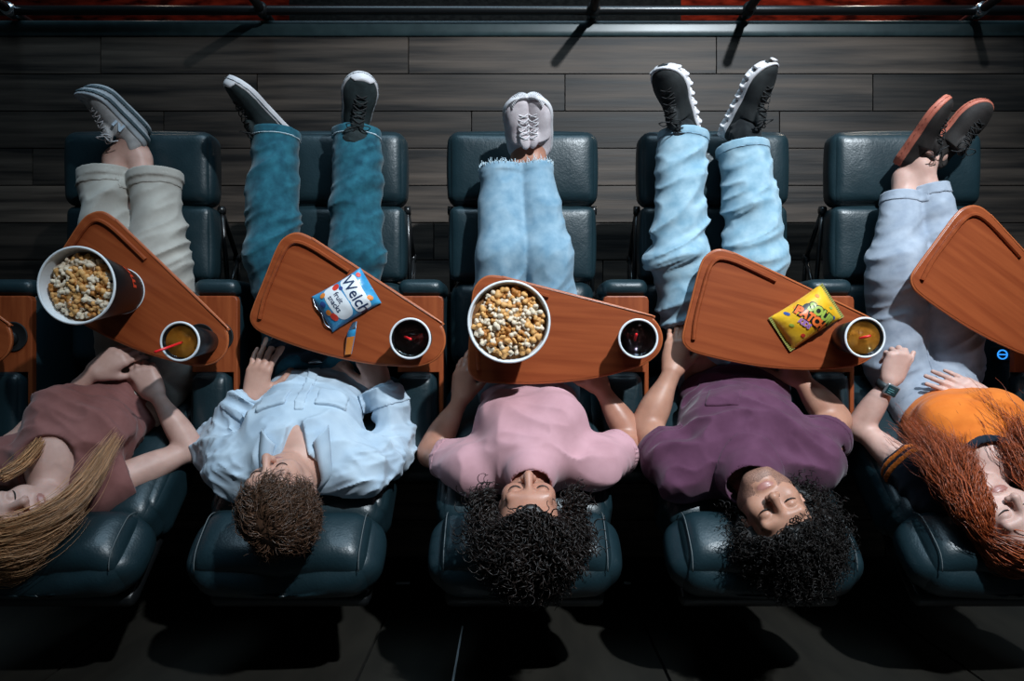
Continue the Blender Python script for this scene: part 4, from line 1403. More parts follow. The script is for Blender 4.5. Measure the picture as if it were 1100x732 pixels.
# ===== woman in the pink shirt (centre)
def person_pink():
    A, B = P(568, 408, .505), P(570, 505, .90)
    SL, SR = P(505, 505, .83), P(637, 503, .83)
    EL, ER = P(463, 487, .66), P(681, 474, .66)
    WL, WR = P(495, 430, .645), P(646, 418, .645)
    th = math.radians(13)
    hd = Head((.042, -.458, 1.035), (0.02, -math.sin(th), math.cos(th)), (0, math.cos(th), math.sin(th)), 1.08)
    he1, to1 = P(555, 168, .495), P(557, 97, .65); sn1 = sole_dir(he1, to1, -.35, 1)
    he2, to2 = P(584, 165, .495), P(575, 96, .65); sn2 = sole_dir(he2, to2, .4, 1)
    kn = [P(540, 275, .57), P(588, 278, .57)]; hips = [P(538, 388, .525), P(598, 388, .525)]
    cuffs = [P(540, 183, .535), P(574, 180, .54)]
    legs = []
    for i, (he, to, sn) in enumerate(((he1, to1, sn1), (he2, to2, sn2))):
        a, h_, b_ = ankle_of(he, to, sn); legs.append((hips[i], kn[i], (P(561, 174, .535), P(574, 173, .54))[i], h_, b_))
    hands = [((.12, .98, -.12), (-.35, 0, 1), 1, dict(curl=(.25, .3, .2), spread=.06)), ((-.45, .88, -.06), (.2, 0, 1), -1, dict(curl=(.3, .35, .2)))]
    t, u, r, fr = person('woman with dark curly hair, pink t-shirt and light wide jeans', 'skin_tan', 'lips_rose', A, B, SL, SR, EL, ER, WL, WR, hands, legs, hd, True, w=.95, dep=.72)
    hd.details(t, 'brow_dark')
    L = [(hips[i], kn[i], cuffs[i]) for i in (0, 1)]; R = [(.092, .080, .072), (.092, .078, .056)]
    o, f, bb = trousers(t, 'jeans', 'light_denim', A, u, r, fr, L, R, lerp(A, B, .18), .97, .020, 41, lfreq=(11, 8, 7), dep=.72)
    m = MB()                                            # frayed hems
    for i in (0, 1):
        d = unit(cuffs[i] - kn[i]); X, Y, Z = frame(d, (0, 0, 1)); rc = R[i][2] + .002
        for q in range(150):
            a = RNG.uniform(0, 6.283); o_ = X * math.cos(a) + Z * math.sin(a)
            p0 = cuffs[i] + o_ * (rc + RNG.uniform(-.004, .003)) - d * .006
            m.add(*tube([p0, p0 + d * .008 + o_ * .002, p0 + d * RNG.uniform(.010, .020) + RNG.normal(size=3) * .004], [.0013, .0011, .0005], 4))
    m.build('frayed_hem', 'denim_thread', o)
    f = Field(); torso(f, A, B, SL, SR, .008, .96, True, dep=.72)
    sleeve(f, SL, EL, .60, .066, .056, hole=.047); sleeve(f, SR, ER, .60, .066, .056, hole=.047)
    f.disp(folds(.017, fold_m(r, u, fr, 4, 10, 4, 5), 15))
    f.cut(plane(lerp(A, B, .08), -u), .006)
    f.u(cone(B - u * .02, B + u * .030 + fr * .012, .082, .070), .03)
    f.sub(cone(B + u * .005 + fr * .006, B + u * .12 + fr * .012, .051), .004)
    lo, hi = bounds([A, B, SL, SR, EL, ER], .16)
    V, Q = surface(f, lo, hi, .0046); sh = obj('t_shirt', V, Q, 'pink_cotton', t)
    for S_, E_ in ((SL, EL), (SR, ER)):
        d = unit(E_ - S_); end = lerp(S_, E_, .60)
        V, Q = patch(f, lambda p: np.maximum(between(end, d, -.020, .004)(p), cone(end - d * .06, end + d * .01, .085)(p)), box_=(end - .12, end + .12), out=.0016); obj('sleeve_hem', V, Q, 'pink_cotton', sh)
    ms = ('shoe_white', 'sole_white', 'lace_white')
    shoe(t, he1, to1, sn1, 'slim', ms); shoe(t, he2, to2, sn2, 'slim', ms)
    # hair: loose curls spread round the face
    S = Strands(); V, Q = hair_cap(hd, 1.20, 5, .014, low=.078); S.add_mesh(V, Q)
    for p, v in scalp_pts(hd, 1150, 1.13, low=.074):
        a = hd.w(*p); out = hd.R * v[0] + hd.U * v[1] + hd.F * v[2]
        side = np.array([np.sign(p[0]) * (.4 + 5 * abs(p[0])), 0, 0])
        q = [a]; d = unit(out + RNG.normal(size=3) * .25); ln = RNG.uniform(.07, .13)
        front = p[2] > -.01
        if p[2] < -.02: ln *= .68
        if p[2] > .0 and p[1] > .03: d = unit(d * .8 - hd.F * .75 + hd.U * .35 + hd.R * np.sign(p[0]) * .35); ln *= .7
        for i in range(9):
            g = side * .10 + np.array([0, .12 if front and abs(p[0]) > .03 and p[1] < .05 else -.02, -.15])
            d = unit(d + g * (1.15 if i > 1 else .5)); q.append(q[-1] + d * ln / 9)
        q = np.array(q); l = hd.loc(q)
        # keep the face clear
        bad = (l[:, 2] > .030) & (np.abs(l[:, 0]) < .072) & (l[:, 1] < .086)
        if bad.any():
            n_ = int(np.argmax(bad))
            if n_ < 4: continue
            q = q[:n_]
        pth = helix(resample(q, 44), RNG.uniform(.005, .010), ln / RNG.uniform(.026, .040))
        S.add(pth, RNG.uniform(.0016, .0028), 4, .4)
    for p, v in scalp_pts(hd, 560, 1.17, test=lambda p: p[2] > -.03 and p[1] > .05, low=.078):      # crown and hairline curls
        a = hd.w(*p); out = hd.R * v[0] + hd.U * v[1] + hd.F * v[2]; sg = np.sign(p[0] + RNG.normal() * .02)
        ln = RNG.uniform(.045, .075); d = unit(out * .5 + hd.R * sg * .7 - hd.F * RNG.uniform(-.25, .7) + RNG.normal(size=3) * .3)
        q = np.array([a + d * ln * x + out * .02 * math.sin(3 * x) for x in np.linspace(0, 1, 6)]); l = hd.loc(q)
        if ((l[:, 2] > .042) & (np.abs(l[:, 0]) < .070) & (l[:, 1] < .098)).any(): continue
        S.add(helix(resample(q, 26), RNG.uniform(.005, .009), ln / RNG.uniform(.024, .034)), RNG.uniform(.0016, .0026), 4, .4)
    for p, v in scalp_pts(hd, 240, 1.14, test=lambda p: p[2] > .015 and p[1] > .06, low=.082):      # hairline, swept back
        a = hd.w(*p); out = hd.R * v[0] + hd.U * v[1] + hd.F * v[2]; sg = 1 if p[0] + RNG.normal() * .02 > 0 else -1
        ln = RNG.uniform(.045, .07); d = unit(out * .35 + hd.U * .45 - hd.F * .75 + hd.R * sg * .45 + RNG.normal(size=3) * .2)
        q = np.array([a + d * ln * x + out * .022 * math.sin(3 * x) for x in np.linspace(0, 1, 6)])
        S.add(helix(resample(q, 26), RNG.uniform(.004, .007), ln / RNG.uniform(.024, .034)), RNG.uniform(.0016, .0026), 4, .4)
    for e in (-1, 1):                                   # side locks framing the cheeks
        for _ in range(90):
            a = hd.w(e * RNG.uniform(.070, .082), RNG.uniform(-.01, .05), RNG.uniform(-.03, .045))
            ln = RNG.uniform(.08, .14)
            b = a + np.array([e * RNG.uniform(.0, .06), RNG.uniform(.02, .075), -RNG.uniform(.02, .09)])
            c = lerp(a, b, .5) + np.array([e * .02, .0, .02])
            S.add(helix(resample(catmull([a, c, b], 8), 36), RNG.uniform(.006, .010), ln / .03), RNG.uniform(.0016, .0024), 4, .4)
    S.build('hair', 'hair_dark', t)
person_pink()

# ===== man in plum shirt
def person_plum():
    A, B = P(785, 404, .507), P(803, 508, .90)
    SL, SR = P(731, 508, .83), P(872, 497, .83)
    EL, ER = P(693, 461, .66), P(897, 452, .66)
    WL, WR = P(722, 400, .645), P(862, 410, .645)
    hd = Head((.684, -.455, .99), (.34, -.78, .53), (-.28, .46, .84), 1.06)
    he1, to1 = P(744, 142, .505), P(714, 62, .67); sn1 = sole_dir(he1, to1, .55, 1)
    he2, to2 = P(774, 145, .505), P(825, 58, .68); sn2 = sole_dir(he2, to2, -1, .55)
    kn = [P(727, 278, .575), P(812, 275, .575)]; hips = [P(752, 388, .525), P(815, 388, .525)]
    cuffs = [P(734, 145, .54), P(797, 158, .54)]
    legs = []
    for i, (he, to, sn) in enumerate(((he1, to1, sn1), (he2, to2, sn2))):
        a, h_, b_ = ankle_of(he, to, sn); legs.append((hips[i], kn[i], lerp(a, cuffs[i], .7), h_, b_))
    hands = [((.22, .97, -.10), (-.2, 0, 1), 1, dict(curl=(.3, .4, .3))), ((-.5, .86, -.06), (.2, 0, 1), -1, dict(curl=(.3, .35, .2)))]
    t, u, r, fr = person('man with a big head of black curls, plum t-shirt and pale jeans', 'skin_olive', 'lips_rose', A, B, SL, SR, EL, ER, WL, WR, hands, legs, hd, False, w=1.04, aw=1.12, stub=True, dep=.80)
    hd.details(t, 'brow_dark')
    L = [(hips[i], kn[i], cuffs[i]) for i in (0, 1)]; R = [(.095, .086, .077), (.095, .086, .079)]
    o, f, bb = trousers(t, 'jeans', 'pale_denim', A, u, r, fr, L, R, lerp(A, B, .15), 1.0, .022, 51, lfreq=(8, 12, 7), dep=.80)
    for i in (0, 1):
        c = cuffs[i]; d = unit(c - kn[i])
        V, Q = patch(f, lambda p: np.maximum(between(c, d, -.026, -.021)(p), cone(c - d * .1, c + d * .05, .11)(p)), box_=(c - .13, c + .13), out=.0012, h=.0034)
        obj('hem_stitching', V, Q, 'light_denim', o)
    f = Field(); torso(f, A, B, SL, SR, .016, 1.04, dep=.80)
    sleeve(f, SL, EL, .58, .075, .068, hole=.055); sleeve(f, SR, ER, .58, .075, .068, hole=.055)
    f.disp(folds(.030, fold_m(r, u, fr, 4.5, 9, 4, 6), 18))
    f.cut(plane(lerp(A, B, -.10), -u), .006)
    f.u(cone(B - u * .02, B + u * .030 + fr * .012, .088, .078), .03)
    f.sub(cone(B - u * .01 + fr * .012, B + u * .12 + fr * .02, .066), .005)
    lo, hi = bounds([A, B, SL, SR, EL, ER], .18)
    V, Q = surface(f, lo, hi, .0046); sh = obj('t_shirt', V, Q, 'plum_cotton', t)
    c = lerp(A, B, .60) - r * .055 + fr * .11
    X2 = unit(r + u * .22); Y2 = unit(np.cross(fr, X2))
    V, Q = patch(f, bx(c, (.046, .050, .10), .006, (X2, Y2, fr)), box_=(c - .15, c + .15), out=.0045); obj('chest_pocket', V, Q, 'plum_cotton', sh)
    nc = B + fr * .02 + u * .01
    V, Q = patch(f, lambda p: cone(B - u * .06 + fr * .013, B + u * .14 + fr * .02, .090)(p), box_=(B - .17, B + .17), out=.003); obj('neck_rib', V, Q, 'plum_cotton', sh)
    for S_, E_ in ((SL, EL), (SR, ER)):
        d = unit(E_ - S_); end = lerp(S_, E_, .58)
        V, Q = patch(f, lambda p: np.maximum(between(end, d, -.022, .004)(p), cone(end - d * .06, end + d * .01, .095)(p)), box_=(end - .13, end + .13), out=.0018); obj('sleeve_hem', V, Q, 'plum_cotton', sh)
    ms = ('shoe_black', 'sole_white', 'lace_black')
    for i, (he, to, sn) in enumerate(((he1, to1, sn1), (he2, to2, sn2))):
        shoe(t, he, to, sn, 'runner', ms)
        a, h_, b_ = ankle_of(he, to, sn); X, Y, Z = frame(to - he, -sn)
        g = Field(); g.u(cone(legs[i][2] - unit(cuffs[i] - kn[i]) * .02, a - Z * .01, .040, .041)); g.u(cone(a, h_, .040, .030), .02); g.u(cone(a, a + Y * .03 - Z * .03, .036, .03), .02)
        g.disp(folds(.005, np.diag([30, 45, 45]), 3))
        V, Q = surface(g, a - .15, a + .15, .0045); obj('sock', V, Q, 'black_sock', t)
    S = Strands(); V, Q = hair_cap(hd, 1.42, 6, .035, low=.050); S.add_mesh(V, Q)
    for p, v in scalp_pts(hd, 3000, 1.22, low=.042):
        a = hd.w(*p); out = hd.R * v[0] + hd.U * v[1] + hd.F * v[2]
        d = unit(out * 1.0 + hd.U * .35 + RNG.normal(size=3) * .55); ln = RNG.uniform(.04, .085) * (1 if p[2] < .03 else .75)
        if p[2] > .02: d = unit(d + hd.U * .2 + hd.F * .2)
        q = [a + d * ln * x + RNG.normal(size=3) * .004 * x for x in np.linspace(0, 1, 6)]
        S.add(helix(resample(np.array(q), 26), RNG.uniform(.004, .007), ln / RNG.uniform(.015, .022)), RNG.uniform(.0012, .0020), 3, .5)
    S.build('hair', 'hair_black', t)
person_plum()

# ===== red-haired woman (far right)
def person_red():
    A, B = P(990, 404, .52), P(1064, 508, .90)
    SL, SR = P(1003, 528, .83), P(1122, 496, .83)
    EL, ER = P(923, 459, .64), P(1124, 468, .72)
    WL, WR = P(956, 410, .69), P(1064, 432, .755)
    hd = Head((1.272, -.478, .985), (.30, -.70, .63), (-.10, .62, .77), 1.04)
    he1, to1 = P(959, 174, .52), P(1014, 98, .67); sn1 = sole_dir(he1, to1, -1, .12)
    he2, to2 = P(990, 172, .495), P(1050, 116, .60); sn2 = sole_dir(he2, to2, -.8, .8)
    kn = [P(964, 285, .575), P(1014, 285, .575)]; hips = [P(962, 388, .525), P(1022, 390, .525)]
    cuffs = [P(968, 212, .54), P(997, 203, .55)]
    legs = []
    for i, (he, to, sn) in enumerate(((he2, to2, sn2), (he1, to1, sn1))):
        a, h_, b_ = ankle_of(he, to, sn)
        an = (P(972, 192, .535), P(990, 180, .555))[i]
        legs.append((hips[i], kn[i], an, h_, b_))
    hands = [((.32, .93, .05), (0, -.1, 1), 1, dict(curl=(1.1, 1.3, .8), tcurl=.6, tout=.45)), ((-.84, .48, -.26), (-.15, .15, 1), -1, dict(curl=(.10, .16, .12), spread=.07, tout=.42, tcurl=.2))]
    t, u, r, fr = person('woman with long wavy red hair, orange top with navy sleeves, and a smartwatch', 'skin_fair', 'lips_rose', A, B, SL, SR, EL, ER, WL, WR, hands, legs, hd, True, w=.83, aw=.84, dep=.76)
    hd.details(t, 'brow_ginger')
    L = [(hips[i], kn[i], cuffs[i]) for i in (0, 1)]; R = [(.094, .082, .053), (.094, .082, .053)]
    o, f, bb = trousers(t, 'jeans', 'grey_denim', A, u, r, fr, L, R, lerp(A, B, .40), .86, .018, 61, lfreq=(7, 11, 7), dep=.76)
    for i in (0, 1):
        c = cuffs[i]; d = unit(c - kn[i])
        V, Q = patch(f, lambda p: np.maximum(between(c, d, -.030, .01)(p), cone(c - d * .1, c + d * .05, .085)(p)), box_=(c - .12, c + .12), out=.003); obj('rolled_cuff', V, Q, 'grey_denim', o)
    wc = lerp(A, B, .40)
    V, Q = patch(f, between(wc, u, -.040, .0), box_=(A - .25, A + .25), out=.003); wb = obj('waistband', V, Q, 'grey_denim', o)
    V, F = lathe([(.0001, .004), (.006, .0045), (.0085, .003), (.009, 0)], (0, 0, 0), 20)
    V, F = V, [tuple(reversed(q)) for q in F]
    obj('button', place(V, wc - u * .020 + fr * .0665, r, u, fr), F, 'watch_case', wb)
    c = wc - u * .10 + fr * .07
    V, Q = patch(f, bx(c, (.004, .06, .10), .002, (r, u, fr)), box_=(c - .15, c + .15), out=.0025, h=.0036); obj('fly', V, Q, 'grey_denim', o)
    f = Field(); torso(f, A, B, SL, SR, .009, .84, True, dep=.76)
    f.disp(folds(.010, fold_m(r, u, fr, 4, 17, 5, 2), 25))
    neck = cone(B - u * .05 + fr * .02, B + u * .12 + fr * .03, .070)
    f.cut(plane(lerp(A, B, .37), -u), .005); f.sub(neck, .005)
    lo, hi = bounds([A, B, SL, SR, EL, ER], .18)
    V, Q = surface(f, lo, hi, .0046); tp = obj('top', V, Q, 'orange_knit', t)
    V, Q = patch(f, lambda p: cone(B - u * .08 + fr * .015, B + u * .14 + fr * .03, .084)(p), box_=(B - .17, B + .17), out=.003); obj('neck_band', V, Q, 'navy_knit', tp)
    for S_, E_ in ((SL, EL), (SR, ER)):
        g = Field(); sleeve(g, S_ - unit(E_ - S_) * .02, E_, .50, .072, .062, hole=.046)
        g.disp(folds(.010, np.array([unit(E_ - S_) * 20, (8, 0, 0), (0, 0, 8)]), 9))
        V, Q = surface(g, np.minimum(S_, E_) - .13, np.maximum(S_, E_) + .13, .0046); sv = obj('sleeve', V, Q, 'navy_knit', tp)
        d = unit(E_ - S_); end = lerp(S_ - d * .02, E_, .50)
        for a0, a1 in ((-.034, -.020), (-.014, -.002)):
            V, Q = patch(g, lambda p: np.maximum(between(end, d, a0, a1)(p), cone(end - d * .08, end + d * .02, .09)(p)), box_=(end - .13, end + .13), out=.0018, h=.0034); obj('sleeve_stripe', V, Q, 'orange_knit', tp)
    ms = ('shoe_brown', 'sole_coral', 'lace_black', 'sole_coral')
    shoe(t, he1, to1, sn1, 'plain', ms, .245); shoe(t, he2, to2, sn2, 'plain', ms, .245)
    # smartwatch
    d = unit(WL - EL); wp = WL - d * .018; X, Y, Z = frame(d, (.05, -.1, 1))
    th_ = np.linspace(0, 2 * math.pi, 32, endpoint=False)
    m = MB(); prof = []
    ring = np.stack([X * (math.cos(a) * .0295) + Z * (math.sin(a) * .0275) for a in th_])
    n = 32; Vr = np.concatenate([wp + ring - Y * .011, wp + ring * 1.07 - Y * .011, wp + ring * 1.07 + Y * .011, wp + ring + Y * .011])
    Fr = [(k * n + j, k * n + (j + 1) % n, ((k + 1) % 4) * n + (j + 1) % n, ((k + 1) % 4) * n + j) for k in range(4) for j in range(n)]
    wt = obj('smartwatch', Vr, Fr, 'watch_band', t)
    V, F = rbox((.042, .036, .011), .005, 8); obj('watch_case', place(V, wp + Z * .031, X, Y, Z), F, 'watch_case', wt)
    V, F = rbox((.035, .029, .003), .0013, 5); obj('watch_screen', place(V, wp + Z * .0362, X, Y, Z), F, 'watch_face', wt)
    m = MB()
    for x0, y0, wx_ in ((-.004, .004, .016), (-.002, -.002, .020), (-.006, -.008, .010)):
        V, F = rbox((wx_, .0016, .0008), .0003, 3); m.add(place(V + (x0, y0, 0), wp + Z * .0379, X, Y, Z), F)
    m.build('watch_digits', 'watch_print', wt)
    # hair
    S = Strands(); V, Q = hair_cap(hd, 1.07, 7, .005); S.add_mesh(V, Q)
    G = [([(1062, 570), (1050, 552), (1036, 528), (1018, 500), (996, 476), (972, 458)], [1.03, 1.03, .99, .945, .90, .84], .046, 1000, .62),
         ([(1072, 586), (1054, 574), (1040, 555), (1026, 535), (1012, 512), (1004, 500)], [1.02, 1.0, .98, .96, .93, .90], .030, 560, .65),
         ([(1066, 555), (1054, 535), (1044, 512), (1034, 488), (1022, 470)], [1.04, 1.03, .985, .93, .89], .026, 420, .65),
         ([(1122, 545), (1120, 520), (1104, 492), (1082, 468), (1062, 450), (1050, 440)], [1.03, 1.0, .955, .90, .85, .81], .048, 1000, .62),
         ([(1130, 535), (1128, 505), (1112, 478), (1094, 456), (1080, 446)], [1.0, .96, .90, .84, .80], .036, 500, .62)]
    for px, zz, rad, n, emin in G:
        g = catmull([P(a, b, z) for (a, b), z in zip(px, zz)], 6)
        for _ in range(n):
            off = RNG.normal(size=3) * rad * .5; off[2] *= .5
            n_ = 22; e = int(len(g) * RNG.uniform(emin, 1.0)); b = int(RNG.uniform(0, .1) * len(g))
            p = resample(g[b:e], n_); tt = np.linspace(0, 1, n_)[:, None]
            p = p + off * (.55 + .7 * tt)
            p = helix(p, RNG.uniform(.003, .008), RNG.uniform(2.2, 4.2), ph=off[0] / rad * 3 + RNG.uniform(0, 1.5))
            S.add(p, RNG.uniform(.0007, .0013), 3, .3)
    for p, v in scalp_pts(hd, 600, 1.06):
        a = hd.w(*p); q = [a]; sg = 1 if p[0] > 0 else -1
        d = unit(hd.R * sg * .8 - hd.U * .5 + hd.F * .1)
        for i in range(9):
            wv = hd.loc(q[-1]) - np.array([0, .032, -.014]); nn = unit(wv / np.array([.074, .088, .094]) ** 2); nw = hd.R * nn[0] + hd.U * nn[1] + hd.F * nn[2]
            q.append(q[-1] + unit(d - nw * d.dot(nw)) * .012 + nw * .0006)
        S.add(helix(resample(np.array(q), 14), .0025, 1.5), .0016, 3, .4)
    S.build('hair', 'hair_red', t)
person_red()
# ================================================================== things on the trays
def arc_tube(c, r, z, tr, n=48, sides=8):
    th = np.linspace(0, 2 * math.pi, n, endpoint=False)
    return tube(np.stack([c[0] + r * np.cos(th), c[1] + r * np.sin(th), np.full(n, z)], 1), tr, sides, closed=True)

def make_cup(base, h, rb, rt, liquid, label, straw):
    base = np.array([base[0], base[1], TZ1 + 0.0017])
    t = thing('drink_cup', label, 'cup', base, 'drink cups on the trays')
    V, F = lathe([(rb * .6, .004), (rb - .002, .0), (rb, .003), (rt, h - .004), (rt - .0025, h - .004), (rb - .003, .008), (.0001, .008)], base, 44)
    obj('cup_wall', V, F, 'paper_black', t)
    V, F = arc_tube(base, rt + .0005, base[2] + h - .003, .0034, 48, 8)
    obj('rim', V, F, 'paper_white', t)
    zl = h - .018; rl = rb + (rt - rb) * (zl / h) - .003
    V, F = lathe([(rl, zl - .004), (rl, zl), (.0001, zl)], base, 44)
    lq = obj('drink', V, F, liquid, t)
    # clear lid: stepped, with a raised ring
    V, F = lathe([(rt - .001, h - .0015), (rt - .006, h + .0005), (rt - .009, h - .007), (rt - .014, h - .007), (rt - .017, h - .0035), (rt - .020, h - .007), (.0001, h - .0068)], base, 44)
    obj('lid', V, F[:-1], 'clear_plastic', t)
    a = base + np.array([straw[0], straw[1], h - .012]); b = base + np.array([straw[2], straw[3], h + straw[4]])
    V, F = tube([a, lerp(a, b, .5), b], .0036, 10); obj('straw', V, F, 'straw_red', t)
    return t
make_cup(P(223, 367, TZ1), .178, .034, .051, 'iced_tea', 'tall cup of amber iced tea with a long leaning red straw', (.002, -.002, -.040, -.028, .055))
make_cup(P(446, 364, TZ1), .105, .043, .055, 'cola', 'white-rimmed cola cup beside the blue candy bag', (-.016, .005, .005, -.002, .022))
make_cup(P(679, 364, TZ1), .105, .043, .053, 'cola', 'white-rimmed cola cup beside the centre popcorn bucket', (-.008, -.004, -.011, .012, .030))
make_cup(P(908, 363, TZ1), .120, .042, .054, 'iced_tea', 'cup of amber iced tea beside the yellow candy bag', (-.012, -.002, .013, .005, .004))

# popcorn pieces: lumpy popped blobs, a few shared meshes
def popcorn_mesh(m, seed):
    rg = np.random.default_rng(seed)
    bm = bmesh.new(); bmesh.ops.create_icosphere(bm, subdivisions=3, radius=1)
    C = rg.normal(size=(6, 3)); C /= np.linalg.norm(C, axis=1)[:, None]; C *= rg.uniform(.45, .72, (6, 1)); R = rg.uniform(.30, .52, 6)
    for v in bm.verts:
        d = np.array(v.co[:]); best = .42
        for c, r in zip(C, R):                        # ray-sphere, lobes around a core
            b = d.dot(c); q = b * b - (c.dot(c) - r * r)
            if q > 0: best = max(best, b + math.sqrt(q))
        v.co = Vector(d * best)
    bm.verts.index_update()
    V = np.array([v.co[:] for v in bm.verts]); F = np.array([[v.index for v in f.verts] for f in bm.faces])
    bm.free()
    return mesh_of('popcorn', V, F, m)
POP = [popcorn_mesh(m, 50 + k) for k, m in enumerate(['popcorn_white', 'popcorn_butter', 'popcorn_white', 'popcorn_butter', 'popcorn_caramel', 'popcorn_white', 'popcorn_butter'])]

def make_bucket(px, py, h, rb, rt, label, fill, plab, grp, seed, text=None):
    base = P(px, py, TZ1); base[2] = TZ1 + .0004
    t = thing('popcorn_bucket', label, 'bucket', base, 'popcorn buckets')
    V, F = lathe([(rb * .9, .004), (rb, .0), (rb + .001, .004), (rt, h - .003), (rt - .001, h)], base, 64)
    obj('bucket_wall', V, F[:-1], 'paper_black', t)
    V, F = lathe([(rt - .0012, h), (rb - .003, .010), (.0001, .010)], base, 64)
    obj('lining', V, F[:-1], 'paper_white', t)
    V, F = arc_tube(base, rt, base[2] + h, .0036, 72, 8); obj('rolled_rim', V, F, 'paper_white', t)
    V, F = arc_tube(base, rb + .001, base[2] + .0022, .0020, 60, 6); obj('base_seam', V, F, 'paper_white', t)
    if text:
        s, size, ang, zc = text
        V, F = text_mesh(s, size, 0, .0012, 2)
        # wrap round the cone
        zz = zc + V[:, 1]; rr = rb + (rt - rb) * zz / h + .0012; a = ang + V[:, 0] / rb
        obj('lettering', np.stack([base[0] + rr * np.cos(a), base[1] + rr * np.sin(a), base[2] + zz], 1), F, 'print_red', t, smooth=False)
    zf = h - fill; rf = rb + (rt - rb) * zf / h - .003
    nr, na = 10, 48
    V = [(base[0], base[1], base[2] + zf + .006)]; F = []
    for i in range(1, nr + 1):
        for k in range(na):
            a = 2 * math.pi * k / na; r_ = rf * i / nr
            V.append((base[0] + r_ * math.cos(a), base[1] + r_ * math.sin(a), base[2] + zf - .010 + .014 * (1 - (i / nr) ** 2) + random.uniform(-.004, .002) * (i < nr)))
    F += [(0, 1 + k, 1 + (k + 1) % na) for k in range(na)]
    for i in range(nr - 1):
        for k in range(na):
            k2 = (k + 1) % na; F.append((1 + i * na + k, 1 + (i + 1) * na + k, 1 + (i + 1) * na + k2, 1 + i * na + k2))
    obj('popcorn_bed', V, F, 'kernel_bed', t, kind='stuff')
    rg = np.random.default_rng(seed); pts = []; tries = 0
    while len(pts) < 150 and tries < 9000:
        tries += 1
        a = rg.uniform(0, 6.283); r_ = math.sqrt(rg.uniform(0, 1)) * (rf - .014)
        q = (r_ * math.cos(a), r_ * math.sin(a))
        if all((q[0] - x) ** 2 + (q[1] - y) ** 2 > .0124 ** 2 for x, y in pts): pts.append(q)
    for x, y in pts:
        o = bpy.data.objects.new('popcorn', POP[rg.integers(len(POP))]); COL.objects.link(o)
        rr = math.hypot(x, y) / rf; s = rg.uniform(.0105, .0175)
        o.location = (base[0] + x, base[1] + y, base[2] + zf - .002 + .014 * (1 - rr * rr) + rg.uniform(-.002, .005))
        o.rotation_euler = rg.uniform(0, 6.28, 3).tolist(); o.scale = (s, s, s * rg.uniform(.8, 1.1))
        tag(o, plab, 'popcorn', grp)
make_bucket(131, 313, .222, .066, .1015, 'black popcorn bucket with red lettering beside the tall iced tea', .030, 'popped popcorn piece in the leftmost bucket', 'popcorn in the leftmost bucket', 3,
            ('more', .048, math.radians(48), .080))
make_bucket(547, 348, .222, .070, .1070, 'full popcorn bucket on the tray of the woman in pink', .020, 'popped popcorn piece in the centre bucket', 'popcorn in the centre bucket', 4)

